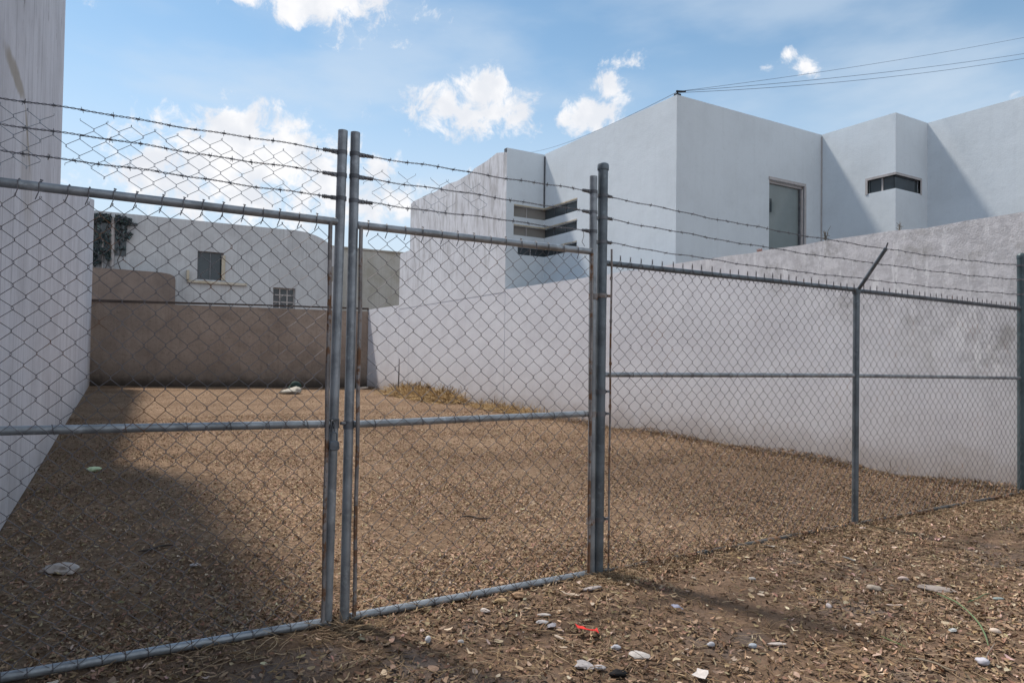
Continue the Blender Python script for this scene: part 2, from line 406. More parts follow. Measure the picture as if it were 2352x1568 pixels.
def scatter(n, y0, y1, power=1.0, clump=0.0, x0=-0.7, x1=None):
    t = rng.random(n)**power; y = y0+(y1-y0)*t
    xr = wallx(y)-0.02 if x1 is None else np.full(n, x1)
    x = x0+(xr-x0)*rng.random(n)
    return x, y
def visible(x, y, pad=0.4):
    d = np.stack([x, y, np.full(len(x), -HC)], 1)
    z = d@Fv; px = (d@Rv)/z; py = (d@Uv)/z
    return (z > 0.5) & (np.abs(px) < 0.75+pad) & (py < 0.5+pad) & (py > -0.5-pad)
p_lot = [0.26, 0.25, 0.16, 0.07, 0.09, 0.14, 0.012, 0.018]
# near lot
x, y = scatter(125000, 3.75, 17, 1.75)
x2, y2 = scatter(40000, 6, 29.5, 1.2)
x = np.concatenate([x, x2]); y = np.concatenate([y, y2])
k = visible(x, y) & (rng.random(len(x)) < 0.72+0.4*np.sin(1.9*x+0.7*y)*np.sin(1.3*y-x)+0.25*np.sin(5.1*x-2*y)*np.sin(4.3*y+x)); x, y = x[k], y[k]
z = gh(x, y)+0.004+0.02*rng.random(len(x))
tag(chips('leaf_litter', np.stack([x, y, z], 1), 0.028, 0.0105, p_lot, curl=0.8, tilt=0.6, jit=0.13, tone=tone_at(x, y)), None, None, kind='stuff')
# heaped along the foot of the right wall and the brown wall
n = 16000
y = 3.6+25*rng.random(n)**1.5; d = np.abs(rng.normal(0, 0.16, n)); x = wallx(y)-0.02-d
z = gh(x, y)+0.005+np.maximum(0, 0.11-0.45*d)*rng.random(n)*(0.5+0.5*np.sin(y*2.1))**0.5
tag(chips('leaf_litter', np.stack([x, y, z], 1), 0.05, 0.009, [0.1, 0.2, 0.25, 0.05, 0.2, 0.12, 0.02, 0.06], curl=0.6, tilt=0.9), None, None, kind='stuff')
# street side of the fence: patchy, longer pieces on bare soil
n = 70000
x = -1+12*rng.random(n); y = 0.6+3.15*rng.random(n)
dens = 0.55+0.5*np.sin(1.3*x+0.8*y+1.0)*np.sin(2.3*y-0.7*x)+0.35*np.sin(4.1*x+1.0)*np.sin(3.3*y+2)+0.45*np.exp(-((y-3.5)/0.25)**2)+0.25*np.clip((x-2)/3, 0, 1)
k = (rng.random(n) < np.clip(dens, 0.12, 1)) & visible(x, y); x, y = x[k], y[k]
z = gh(x, y)+0.002+0.012*rng.random(len(x))
tag(chips('leaf_litter', np.stack([x, y, z], 1), 0.032, 0.0115, [0.16, 0.19, 0.19, 0.09, 0.21, 0.07, 0.035, 0.055], curl=0.7, tilt=0.55, tone=1.05-0.12*np.sin(1.3*x+y)*np.sin(2*y-x)), None, None, kind='stuff')
# pale flakes and broken bark among them, and a bank of leaves half burying the bottom rail on the right
n = 1300
x = -0.5+10*rng.random(n); y = 0.8+2.8*rng.random(n); k = visible(x, y); x, y = x[k], y[k]
tag(chips('leaf_litter', np.stack([x, y, gh(x, y)+0.016], 1), 0.036, 0.020, [0.1, 0.1, 0.05, 0.3, 0.05, 0.1, 0.28, 0.02], curl=0.5, tilt=0.3, seglen=4), None, None, kind='stuff')
n = 2200
x = 2.95+5.8*rng.random(n); x = x[np.sin(x*2.3)+0.6*np.sin(x*5.1+1) > -0.7]; y = 3.67+rng.normal(0, 0.055, len(x))
tag(chips('leaf_litter', np.stack([x, y, 0.006+0.026*rng.random(len(x))*np.exp(-((y-3.68)/0.07)**2)], 1), 0.034, 0.010, [0.14, 0.2, 0.2, 0.07, 0.24, 0.07, 0.02, 0.06], curl=0.8, tilt=0.9), None, None, kind='stuff')
# slender straws, thickest round the posts
def straws(name, P, length, r, pw, lift=0.25, seg=5):
    n = len(P); mb_v = []; th = rng.random(n)*2*PI; el = np.abs(rng.normal(0, lift, n)); Ls = length*(0.5+rng.random(n))
    u = np.linspace(0, 1, seg); bend = rng.normal(0, 0.9, n); drop = rng.random(n)*0.8
    ang = th[:, None]+bend[:, None]*u[None, :]
    step = Ls[:, None]/(seg-1)
    e = el[:, None]*(1-drop[:, None]*2*u[None, :])
    dx = np.cos(ang)*np.cos(e)*step; dy = np.sin(ang)*np.cos(e)*step; dz = np.sin(e)*step
    cx = np.cumsum(dx, 1)-dx[:, :1]; cy = np.cumsum(dy, 1)-dy[:, :1]; cz = np.maximum(np.cumsum(dz, 1)-dz[:, :1], -0.005)
    C = np.stack([cx, cy, cz], 2)+P[:, None, :]
    nx, ny = -np.sin(ang), np.cos(ang)
    rr = r*(0.6+0.8*rng.random(n))
    # three-sided stalk
    offs = [np.stack([nx*rr[:, None], ny*rr[:, None], np.zeros_like(nx)], 2), np.stack([-nx*rr[:, None], -ny*rr[:, None], np.zeros_like(nx)], 2),
            np.stack([np.zeros_like(nx), np.zeros_like(nx), np.broadcast_to(1.6*rr[:, None], nx.shape)], 2)]
    V = np.stack([C+o for o in offs], 2).reshape(-1, 3)
    nv = seg*3; base = (np.arange(n)*nv)[:, None]; fl = []
    for q in range(seg-1):
        for j in range(3):
            j2 = (j+1) % 3
            fl.append(base+np.array([[3*q+j, 3*q+j2, 3*q+3+j2, 3*q+3+j]]))
    Fq = np.stack(fl, 1).reshape(-1, 4)
    me = bpy.data.meshes.new(name)
    me.vertices.add(len(V)); me.vertices.foreach_set('co', V.astype(np.float32).ravel())
    me.loops.add(Fq.size); me.loops.foreach_set('vertex_index', Fq.astype(np.int32).ravel())
    me.polygons.add(len(Fq)); me.polygons.foreach_set('loop_start', (np.arange(len(Fq))*4).astype(np.int32))
    me.polygons.foreach_set('loop_total', np.full(len(Fq), 4, np.int32)); me.update(calc_edges=True)
    c = pw[rng.integers(0, len(pw), n)]*(1+rng.normal(0, 0.2, (n, 1))); c = np.clip(c, 0.02, 0.8)
    cc = np.concatenate([c, np.ones((n, 1))], 1)
    at = me.attributes.new('col', 'FLOAT_COLOR', 'POINT'); at.data.foreach_set('color', np.repeat(cc, nv, 0).astype(np.float32).ravel())
    me.materials.append(M_GRASS); me.shade_smooth()
    o = bpy.data.objects.new(name, me); COL.objects.link(o)
    return o
STRAW = np.array([(0.36, 0.26, 0.16), (0.26, 0.18, 0.11), (0.44, 0.33, 0.22), (0.20, 0.14, 0.09)])
pts = []
for cx, cy, sg, cnt in ((2.86, 3.62, 0.16, 420), (1.1, 3.6, 0.13, 170), (5.73, 3.66, 0.15, 260), (8.7, 3.6, 0.2, 160), (0.55, 3.6, 0.2, 90)):
    pts.append(np.stack([rng.normal(cx, sg, cnt), rng.normal(cy, sg*0.6, cnt), np.zeros(cnt)], 1))
q = 6500; pts.append(np.stack([-0.5+10*rng.random(q), 0.8+2.9*rng.random(q), np.zeros(q)], 1))
q = 1500; pts.append(np.stack([2.9+5.9*rng.random(q), rng.normal(3.66, 0.09, q), np.zeros(q)], 1))
P = np.concatenate(pts); P[:, 2] = gh(P[:, 0], P[:, 1])+0.008
tag(straws('dry_straw', P, 0.10, 0.0016, STRAW, lift=0.3), None, None, kind='stuff')
q = 1800; yy = 3.8+14*rng.random(q)**1.3; P = np.stack([wallx(yy)-0.03-np.abs(rng.normal(0, 0.07, q)), yy, np.zeros(q)], 1); P[:, 2] = gh(P[:, 0], P[:, 1])
tag(straws('dry_weeds', P, 0.14, 0.002, STRAW*0.75, lift=0.8), None, None, kind='stuff')

# dry grass tuft against the wall
GOLD = np.array([(0.42, 0.28, 0.13), (0.50, 0.36, 0.19), (0.33, 0.215, 0.105), (0.44, 0.32, 0.18)])
def tuft(name, label, y0, y1, n, h, r=0.004, dx=0.5):
    yy = y0+(y1-y0)*rng.beta(2, 2, n); xx = wallx(yy)-0.05-dx*np.abs(rng.normal(0, 0.5, n))
    P = np.stack([xx, yy, np.zeros(n)], 1)
    o = straws(name, P, h, r, GOLD, lift=0.75)
    tag(o, label, 'dry grass')
tuft('dry_grass_clump', 'bushy golden dry grass clump growing against the white wall near its far end', 18.2, 24.3, 8500, 0.40, 0.0075, 0.6)
tuft('dry_grass_clump', 'low thin brown grass clump on the near side of the bushy golden one', 13.5, 17.6, 1800, 0.24, 0.005, 0.35)

# ---------------------------------------------------------------- left building
LX = -0.73
lb = empty('left_building', (LX-4, 6, 0), 'tall streaked grey plaster building along the left side of the lot', 'building')
mb = MB()
H1 = 7.5; YE = 12.62
panel(mb, (LX, -3, 0), Y_, Z_, (-1, 0, 0), YE+3, H1)
panel(mb, (LX, YE, 0), (-1, 0, 0), Z_, (0, -1, 0), 8, H1)
panel(mb, (LX, -3, 0), (-1, 0, 0), Z_, (0, 1, 0), 8, H1)
mb.add([(LX, -3, H1), (LX, YE, H1), (LX-8, YE, H1), (LX-8, -3, H1)], [(0, 1, 2, 3)])
mb.add([(LX-8, -3, 0), (LX-8, YE, 0), (LX-8, YE, H1), (LX-8, -3, H1)], [(0, 1, 2, 3)])
mb.build('wall', M_LEFT, lb, False)
lw = empty('rear_wing', (LX-3, 22, 0), 'lower streaked grey wing with a rising roofline behind the tall left building', 'building')
mb = MB(); Y2 = 33.3; LXb = LX-0.003
zt = [(0, 3.98), (Y2-YE, 7.72)]
panel(mb, (LXb, YE+0.003, 0), Y_, Z_, (-1, 0, 0), Y2-YE, 0, top=zt)
mb.add([(LXb, YE+.003, 3.98), (LXb, Y2, 7.72), (LX-7.5, Y2, 7.72), (LX-7.5, YE+.003, 3.98)], [(0, 1, 2, 3)])
mb.add([(LXb, Y2, 0), (LX-7.5, Y2, 0), (LX-7.5, Y2, 7.72), (LXb, Y2, 7.72)], [(0, 1, 2, 3)])
mb.build('wall', M_LEFT, lw, False)

# ---------------------------------------------------------------- brown end wall
def rot_box(mb, A, B, t, z0, zA, zB):
    A, B = np.array(A, float), np.array(B, float); d = (B-A)/np.linalg.norm(B-A); nrm = np.array([-d[1], d[0]])
    q = []
    for off in (0, t):
        for P, zz in ((A, zA), (B, zB)):
            p = P+nrm*off
            q += [(p[0], p[1], z0), (p[0], p[1], zz)]
    mb.add(q, [(0, 2, 3, 1), (4, 5, 7, 6), (1, 3, 7, 5), (0, 1, 5, 4), (2, 6, 7, 3)])
bw = empty('end_wall', (4.5, 31, 0), 'long dark brown rendered wall with a darker cap closing the far end of the lot', 'wall')
mb = MB(); rot_box(mb, (LX+0.004, 33.0), (9.60, 28.72), 0.22, -0.05, 3.46, 3.30); mb.build('wall', M_BROWN, bw, False)
M_CAP = stucco('dark_brown_cap', (0.12, 0.095, 0.085), (0.08, 0.065, 0.058), base_grime=0)
mb = MB(); rot_box(mb, (LX+0.004, 32.96), (9.60, 28.68), 0.30, 3.462, 3.56, 3.40); mb.build('coping', M_CAP, bw, False)

# ---------------------------------------------------------------- right lot wall
rw = empty('boundary_wall', (9.2, 15, 0), 'long white plaster boundary wall on the right of the lot, rough and grey at its street end', 'wall')
mb = MB()
ys = np.linspace(1.0, 28.9, 60); tops = 3.13+0.26*(ys-1)/28+0.016*rng.normal(0, 1, 60)*(ys < 11)
for i in range(59):
    y0, y1 = ys[i], ys[i+1]; xa, xb = wallx(y0), wallx(y1)
    mb.add([(xa, y0, -.05), (xb, y1, -.05), (xb, y1, tops[i+1]), (xa, y0, tops[i]), (xa+.18, y0, tops[i]), (xb+.18, y1, tops[i+1]), (xa+.18, y0, -.05), (xb+.18, y1, -.05)],
           [(0, 1, 2, 3), (3, 2, 5, 4), (4, 5, 7, 6)])
mb.add([(wallx(1), 1, -.05), (wallx(1)+.18, 1, -.05), (wallx(1)+.18, 1, tops[0]), (wallx(1), 1, tops[0])], [(0, 1, 2, 3)])
mb.build('wall', M_WALL, rw, True)

# ---------------------------------------------------------------- white house on the right (stepped block)
hs = empty('white_house', (14, 14, 0), 'large stepped white two storey house rising behind the right boundary wall', 'house')
HT = 7.18
YA0, YB = 23.65, 16.14
X2, Y3, X3, Y4, X4 = 10.48, 10.91, 15.45, 9.01, 16.77
xa_far, xa_near = wallx(YA0)-0.006, wallx(YB)-0.006
# face A, flush with the lot wall: old stained plaster with a worn roofline
mb = MB()
Aend = np.array([xa_far, YA0]); Anear = np.array([xa_near, YB]); dA = (Anear-Aend); LA = np.linalg.norm(dA); dA /= LA
topA = [(0, 7.02), (0.25, 7.08), (1.2, 7.05), (2.4, 7.0), (3.4, 7.04), (4.2, 6.97), (5.2, 7.0), (5.45, 7.07), (6.3, 7.10), (6.9, 7.17), (LA-0.1, 7.06), (LA, 7.02)]
topA = [(min(u, LA), v) for u, v in topA]
panel(mb, (xa_far, YA0, 3.2), (dA[0], dA[1], 0), Z_, X_, LA, 0, top=[(u, v-3.2) for u, v in topA])
pv = [(xa_far+dA[0]*u, YA0+dA[1]*u, v) for u, v in topA]
for a, b in zip(pv[:-1], pv[1:]):
    mb.add([a, b, (b[0]+.2, b[1], b[2]), (a[0]+.2, a[1], a[2])], [(0, 1, 2, 3)])
mb.add([(xa_far, YA0, 0), (xa_far+6, YA0, 0), (xa_far+6, YA0, 7.02), (xa_far, YA0, 7.02)], [(0, 1, 2, 3)])
# low rear stub
zs = 5.32
xs0 = wallx(24.75)-0.006
mb.add([(xs0, 24.75, 3.2), (xa_far, YA0, 3.2), (xa_far, YA0, zs), (xs0, 24.75, zs)], [(0, 1, 2, 3)])
mb.add([(xs0, 24.75, zs), (xa_far, YA0, zs), (xa_far+4, YA0, zs), (xs0+4, 24.75, zs)], [(0, 1, 2, 3)])
mb.add([(xs0, 24.75, 0), (xs0+4, 24.75, 0), (xs0+4, 24.75, zs), (xs0, 24.75, zs)], [(0, 1, 2, 3)])
o = mb.build('side_wall', M_HOUSE_OLD, hs, False); o['label'] = 'older stained plaster side wall with a worn roofline'
# face B + X2 + Y3 ... (fresh white paint)
mb = MB()
sl = [(5.30, 5.60), (4.79, 5.05)]
s3 = (4.26, 4.47)
holesB = [(9.48-xa_near, X2-xa_near, a, b, 'r') for a, b in sl]+[(9.62-xa_near, X2-xa_near, s3[0], s3[1], 'r')]
panel(mb, (xa_near, YB, 0), X_, Z_, Y_, X2-xa_near, HT-0.02, holesB, depth=0.14)
holes2 = [(YB-YB, YB-14.56, a, b, 'l') for a, b in sl]+[(0, YB-14.56, s3[0], s3[1], 'l')]
panel(mb, (X2, YB, 0), (0, -1, 0), Z_, X_, YB-Y3, HT, holes2, depth=0.14)
d0, d1 = 13.48, 14.80
panel(mb, (X2, Y3, 0), X_, Z_, Y_, X3-X2, HT, [(d0-X2, d1-X2, 3.3, 5.76)], depth=0.16)
w3 = (5.43, 5.745)
panel(mb, (X3, Y3, 0), (0, -1, 0), Z_, X_, Y3-Y4, HT, [(Y3-9.68, Y3-Y4, w3[0], w3[1], 'r')], depth=0.10)
panel(mb, (X3, Y4, 0), X_, Z_, Y_, X4-X3, HT, [(0, 16.46-X3, w3[0], w3[1], 'l')], depth=0.10)
panel(mb, (X4, Y4, 0), (0, -1, 0), Z_, X_, Y4-2.0, HT)
panel(mb, (X4, 2.0, 0), X_, Z_, Y_, 6, HT)
# parapet tops, roof and the hidden rear
roof = [(xa_near, YB), (X2, YB), (X2, Y3), (X3, Y3), (X3, Y4), (X4, Y4), (X4, 2.0), (22.7, 2.0), (22.7, 23.6), (xa_far+.21, 23.6)]
mb.add([(x, y, HT-0.35) for x, y in roof], [tuple(range(len(roof)))])
inner = 0.16
def para(p, q, nx, ny, z=HT):
    mb.add([(p[0], p[1], z), (q[0], q[1], z), (q[0]+nx*inner, q[1]+ny*inner, z), (p[0]+nx*inner, p[1]+ny*inner, z),
            (q[0]+nx*inner, q[1]+ny*inner, z-.35), (p[0]+nx*inner, p[1]+ny*inner, z-.35)], [(0, 1, 2, 3), (3, 2, 4, 5)])
para((xa_near, YB), (X2, YB), 0, 1, HT-0.02); para((X2, YB), (X2, Y3), 1, 0); para((X2, Y3), (X3, Y3), 0, 1)
para((X3, Y3), (X3, Y4), 1, 0); para((X3, Y4), (X4, Y4), 0, 1); para((X4, Y4), (X4, 2.0), 1, 0)
mb.add([(22.7, 2, 0), (22.7, 23.6, 0), (22.7, 23.6, HT), (22.7, 2, HT)], [(0, 1, 2, 3)])
mb.build('wall', M_HOUSE, hs, False)
# corner slot windows in the inner corner
for i, ((a, b), xl) in enumerate(zip(sl+[s3], (9.48, 9.48, 9.62))):
    w = MB().box(xl, X2+0.14, YB+0.10, YB+0.13, a, b).build('window', M_GLASS_GREY if i < 2 else M_GLASS_DARK, hs, False)
    w2 = MB().box(X2+0.10, X2+0.13, 14.56, YB+0.098, a, b).build('window', M_GLASS_DARK, hs, False)
    mbt = MB()
    mbt.box(xl, X2-0.004, YB-0.012, YB+0.002, b, b+0.035)
    mbt.box(X2-0.012, X2+0.002, 14.56, YB-0.014, b, b+0.035)
    mbt.build('lintel_trim', M_STAINWHITE, w, False)
    f = MB(); f.box(xl+0.45, xl+0.475, YB+0.085, YB+0.098, a, b); f.build('frame', M_FRAME, w, False)
    for yy in (15.2, 15.75): MB().box(X2+0.085, X2+0.098, yy, yy+0.02, a, b).build('mullion', M_CLAMP, w2, False)
# dark joint in the inner corner
MB().box(X2-0.035, X2-0.003, YB-0.035, YB-0.003, 5.66, 7.1).build('corner_joint', M_JOINT, hs, False)
MB().box(X3-0.028, X3-0.003, Y3-0.028, Y3-0.003, 3.6, 7.12).build('corner_joint', M_FRAME, hs, False)
# tall glazed door
dr = MB().box(d0, d1-0.10, Y3+0.10, Y3+0.12, 4.10, 5.70).build('glass_door', M_GLASS_GREEN, hs, False)
f = MB(); f.box(d0-0.02, d1+0.02, Y3-0.02, Y3+0.06, 5.762, 5.83); f.box(d1-0.095, d1-0.045, Y3+0.02, Y3+0.14, 3.3, 5.68); f.box(d0, d1, Y3+0.05, Y3+0.145, 5.70, 5.76)
f.box(d1-0.035, d1+0.035, Y3-0.018, Y3-0.002, 3.3, 5.758)
f.build('frame', M_FRAME, dr, False)
f = MB(); f.box(d1-0.125, d1-0.10, Y3+0.05, Y3+0.13, 3.3, 5.70); f.box(d0, d1-.13, Y3+0.08, Y3+0.145, 3.3, 4.10); f.build('bottom_panel', M_CLAMP, dr, False)
MB().box(d0+0.02, d0+0.14, Y3+0.04, Y3+0.098, 5.0, 5.32).build('handle', M_GLASS_DARK, dr, False)
# outer corner window
g = MB(); g.box(X3+0.06, X3+0.075, Y4+0.062, 9.68, w3[0], w3[1]); wn = g.build('window', M_GLASS_DARK, hs, False)
MB().box(X3+0.06, 16.46, Y4+0.06, Y4+0.075, w3[0], w3[1]-.002).build('pane', M_GLASS_DARK, wn, False)
f = MB()
t = 0.055
f.box(X3-0.012, X3+0.05, Y4+0.055, 9.68+t, w3[1], w3[1]+t); f.box(X3-0.012, X3+0.05, 9.68, 9.68+t, w3[0]-0.02, w3[1]-0.002)
f.box(X3-0.012, 16.46+t, Y4-0.012, Y4+0.05, w3[1], w3[1]+t+.002); f.box(16.46, 16.46+t, Y4-0.012, Y4+0.05, w3[0]-0.02, w3[1]-.002)
f.box(X3+0.03, X3+0.058, 9.33, 9.36, w3[0], w3[1])
f.build('frame', M_FRAME, wn, False)
# roof fixing for the overhead lines
mb = MB(); mb.box(10.50, 10.62, 10.93, 11.03, HT, HT+0.05); mb.tube([(10.56, 10.98, HT+0.02), (10.56, 10.98, HT+0.13)], 0.018); mb.tube([(10.50, 10.95, HT+0.09), (10.72, 10.90, HT+0.11)], 0.022)
mb.build('cable_bracket', M_BRACKET, hs)

# overhead cables
def cable(name, A, B, sag, label, r=0.011):
    t = np.linspace(0, 1, 40)[:, None]; P = np.array(A)*(1-t)+np.array(B)*t; P[:, 2] -= (sag*4*t*(1-t))[:, 0]
    tag(MB().tube(P, r, 6).build(name, M_CABLE), label, 'cable', 'overhead cables running off the white house')
b0 = np.array([10.56, 10.95, HT+0.10])
def far_pt(x, y, t):
    r = ray(x, y); return np.array([0, 0, HC])+r*t
cable('overhead_cable', b0, far_pt(2480, 61, 18), 0.10, 'topmost of the three cables rising to the right from the house corner', 0.004)
cable('overhead_cable', b0, far_pt(2480, 103, 18), 0.12, 'middle cable of the three rising to the right from the house corner', 0.005)
cable('overhead_cable', b0+np.array([0, 0, -0.03]), far_pt(2480, 112, 18), 0.18, 'lowest cable of the three rising to the right from the house corner', 0.005)
cable('overhead_cable', b0, far_pt(1190, 352, 46), 0.35, 'thin lone cable running down left behind the house roof', 0.007)

# ---------------------------------------------------------------- far houses behind the brown wall
fh = empty('far_house', (5, 47, 0), 'far streaked grey house with a rounded roof shoulder and two windows behind the brown wall', 'house')
YF = 44.0
mb = MB()
topF = [(-9, 9.13), (6.9, 9.18), (10.0, 9.2), (10.6, 9.15), (11.15, 9.0), (11.55, 8.85), (11.9, 8.65), (12.25, 8.42), (12.5, 8.2), (12.62, 8.0)]
holes = [(4.28, 5.72, 5.72, 7.40), (8.6, 9.95, 4.2, 5.52)]
panel(mb, (0, YF, 0), X_, Z_, Y_, 0.0001, 1) if False else None
sh = -9.0
panel(mb, (sh, YF, 0), X_, Z_, Y_, 12.62-sh, 0, [(a-sh, b-sh, c, d) for a, b, c, d in holes], top=[(u-sh, v) for u, v in topF], depth=0.35)
for a, b in zip(topF[:-1], topF[1:]):
    mb.add([(a[0], YF, a[1]), (b[0], YF, b[1]), (b[0], YF+7, b[1]), (a[0], YF+7, a[1])], [(0, 1, 2, 3)])
mb.add([(12.62, YF, 0), (12.62, YF+7, 0), (12.62, YF+7, 8.0), (12.62, YF, 8.0)], [(0, 1, 2, 3)])
mb.build('wall', M_FAR, fh, False)
def win(x0, x1, z0, z1, nx, nz, glass, frame, tb=0.05):
    w = MB().box(x0, x1, YF+0.30, YF+0.33, z0, z1).build('window', glass, fh, False)
    f = MB()
    for k in range(nx+1):
        xx = x0+(x1-x0)*k/nx; xx = min(max(xx, x0+tb/2), x1-tb/2); f.box(xx-tb/2, xx+tb/2, YF+0.24, YF+0.296, z0, z1)
    for k in range(nz+1):
        zz = z0+(z1-z0)*k/nz; zz = min(max(zz, z0+tb/2), z1-tb/2); f.box(x0+tb, x1-tb, YF+0.25, YF+0.286, zz-tb/2, zz+tb/2)
    f.build('frame', frame, w, False)
    return w
w = win(4.28, 5.72, 5.72, 7.40, 2, 1, M_GLASS_DARK, M_CLAMP, 0.06)
MB().box(5.60, 5.80, YF-0.06, YF-0.004, 5.74, 7.25).build('jamb', M_STAINWHITE, w, False)
w = win(8.6, 9.95, 4.2, 5.52, 3, 3, M_GLASS_DARK, M_FRAME, 0.07)
MB().box(3.75, 7.05, YF-0.16, YF-0.004, 5.50, 5.64).build('ledge', M_STAINWHITE, fh, False)
MB().box(3.70, 3.84, YF-0.30, YF-0.006, 5.668, 6.2).build('pipe', M_STAINWHITE, fh, False)
w = MB().box(11.95, 12.38, YF-0.03, YF-0.004, 6.15, 7.1).build('window', M_GLASS_GREY, fh, False)
w['label'] = 'narrow grey window at the right end of the house'
mb = MB(); mb.tube([(-0.05, YF-0.12, 5.9), (-0.05, YF-0.12, 8.85)], 0.11, 10); mb.build('drainpipe', M_FRAME, fh)
mb = MB(); mb.tube([(-0.52, YF-0.12, 5.9), (-0.52, YF-0.12, 7.6)], 0.05, 8); mb.build('drainpipe', M_FRAME, fh)
w = MB().box(-2.2, 0.62, YF-0.03, YF-0.004, 6.75, 8.72).build('window', M_GLASS_DARK, fh, False)
w['label'] = 'tall dark glazed window half covered by the creeper'
for xx in (-1.3, -0.62, 0.22): MB().box(xx, xx+0.05, YF-0.05, YF-0.032, 6.75, 8.72).build('mullion', M_CLAMP, w, False)
# lower brown wall with rounded end
sb = MB()
prof = [(-4, 4.0), (-4, 5.86), (0.5, 5.86), (2.3, 5.84), (2.75, 5.78), (3.0, 5.66), (3.05, 5.45), (3.05, 0), (-4, 0)]
nn = len(prof)
sb.add([(a, 42.6, b) for a, b in prof]+[(a, 42.85, b) for a, b in prof], [tuple(range(nn)), tuple(range(nn, 2*nn))[::-1]]+[(i, (i+1) % nn, nn+(i+1) % nn, nn+i) for i in range(nn)])
tag(sb.build('rear_yard_wall', M_BROWN2, None, False, (0, 42.6, 0)), 'short pale brown wall with a rounded end in front of the far house', 'wall')
f2 = empty('far_annex', (16, 50, 0), 'flat roofed olive grey house far behind, between the gate posts and the white house', 'house')
mb = MB()
mb.box(10.5, 24, 46.5, 54, 0, 8.75); mb.build('wall', M_FAR2, f2, False)
MB().box(10.4, 24.1, 46.4, 54.1, 8.752, 8.85).build('roof', M_FAR2, f2, False)

# dark creeper hanging on the far house
cr = empty('climbing_plant', (-0.5, 43.7, 0), 'dark green climbing plant hanging over the left end of the far grey house', 'plant')
n = 9000
uu = rng.random(n); vv = rng.random(n)
zz = 6.0+2.95*vv
edge = np.interp(zz, [6.0, 6.6, 7.2, 7.8, 8.3, 8.9], [-0.6, -0.1, 0.3, 0.65, 0.85, 0.85])+0.18*np.sin(zz*9)+0.12*np.sin(zz*23)
xx = -2.2+(edge+2.2)*uu
low = 6.0+0.5*np.sin(xx*4.1)**2+0.3*np.sin(xx*11)**2
hole = (np.sin(xx*5.0+1)*np.sin(zz*3.6) > 0.72)
pipegap = np.abs(xx+0.05) < 0.10
k = (zz > low) & ~hole & ~pipegap & ~((zz > 7.0) & (zz < 8.6) & (xx < 0.45) & (rng.random(n) < 0.85))
P = np.stack([xx, YF-0.10-0.35*rng.random(n), zz], 1)[k]
PALs = PAL; PAL = np.array([(0.07, 0.10, 0.11), (0.08, 0.11, 0.12), (0.10, 0.14, 0.14), (0.05, 0.075, 0.085), (0.12, 0.12, 0.12), (0.08, 0.12, 0.135), (0.16, 0.20, 0.21), (0.06, 0.08, 0.09)])
fo = chips('foliage', P, 0.16, 0.07, [0.125]*8, curl=0.5, tilt=1.3); PAL = PALs
fo.parent = cr; fo.matrix_parent_inverse = Matrix.Translation(-Vector(cr.location))
mb = MB()
for sx in (-1.5, -0.9, -0.3, 0.3):
    pts = [(sx+0.1*math.sin(q*1.7+sx*5), YF-0.1, 5.9+q*0.3) for q in range(10)]
    mb.tube(pts, 0.02, 5)
mb.build('stem', plain('vine_stem', (0.06, 0.045, 0.035)), cr)

# ---------------------------------------------------------------- chain-link fence and gate
FY = 3.70
def zigzag(mb, x0, x1, z0, z1, D, Hh, y, r, phase=(0., 0.), keep=None, sides=5, knuckle=0.0045, warp=0.0, top_hook=None, hookh=0.045):
    a = D/2; hz = Hh/2
    i0 = int(math.floor((x0-phase[0])/a))-1; i1 = int(math.ceil((x1-phase[0])/a))+1
    for i in range(i0, i1):
        xl = phase[0]+i*a
        if xl < x0-1e-4 or xl+a > x1+1e-4: continue
        j0 = int(math.floor((z0-phase[1])/hz)); j1 = int(math.ceil((z1-phase[1])/hz))
        run = []
        runs = []
        for j in range(j0, j1+1):
            z = phase[1]+j*hz
            if z < z0-1e-4 or z > z1+1e-4: continue
            side = (i+j) % 2
            x = xl+(a if side else 0)
            yy = y+(0.0022 if (i % 2) else -0.0022)
            wx = warp*math.sin(x*3.1+z*2.3)+warp*0.6*math.sin(x*9.7+z*5.1+1); wz = warp*math.sin(x*4.3-z*3.9+2)+warp*0.7*math.sin(x*13+z*3)
            wx += random.gauss(0, 0.0011); wz += random.gauss(0, 0.0011)
            if keep is not None and not keep(x, z):
                if len(run) > 3: runs.append(run)
                run = []; continue
            ox = (0.002 if side else -0.002)
            run.append((x+wx+ox, yy, z+wz-knuckle)); run.append((x+wx+ox, yy+(0.003 if (i+j//2) % 2 else -0.003), z+wz+knuckle))
        if len(run) > 3: runs.append(run)
        for rn in runs: mb.tube(rn, r, sides)
def barbed(mb, pts, sp=0.115, r=0.0018, tw=0.0032, pitch=0.055):
    pts = np.array(pts, float); seg = np.linalg.norm(np.diff(pts, axis=0), axis=1); Ln = seg.sum(); cum = np.concatenate([[0], np.cumsum(seg)])
    n = int(Ln/0.009)+2; s = np.linspace(0, Ln, n)
    P = np.stack([np.interp(s, cum, pts[:, k]) for k in range(3)], 1)
    P[:, 2] += 0.003*np.sin(s*7.3+pts[0][2]*9)+0.002*np.sin(s*19)
    for ph in (0, PI):
        Q = P.copy(); Q[:, 1] += tw*np.cos(2*PI*s/pitch+ph); Q[:, 2] += tw*np.sin(2*PI*s/pitch+ph)
        mb.tube(Q, r, 4)
    d = (P[-1]-P[0])/np.linalg.norm(P[-1]-P[0])
    q = sp*0.4
    while q < Ln:
        c = np.array([np.interp(q, s, P[:, k]) for k in range(3)])
        for k in range(2):
            an = random.random()*PI; v = np.array([0, math.cos(an), math.sin(an)])+d*random.uniform(-.5, .5)
            mb.tube([c-v*0.015+d*0.004*k, c+v*0.015+d*0.004*k], 0.0013, 4)
        mb.tube([c-d*0.008, c+d*0.008], 0.0046, 6)
        q += sp*random.uniform(0.8, 1.2)
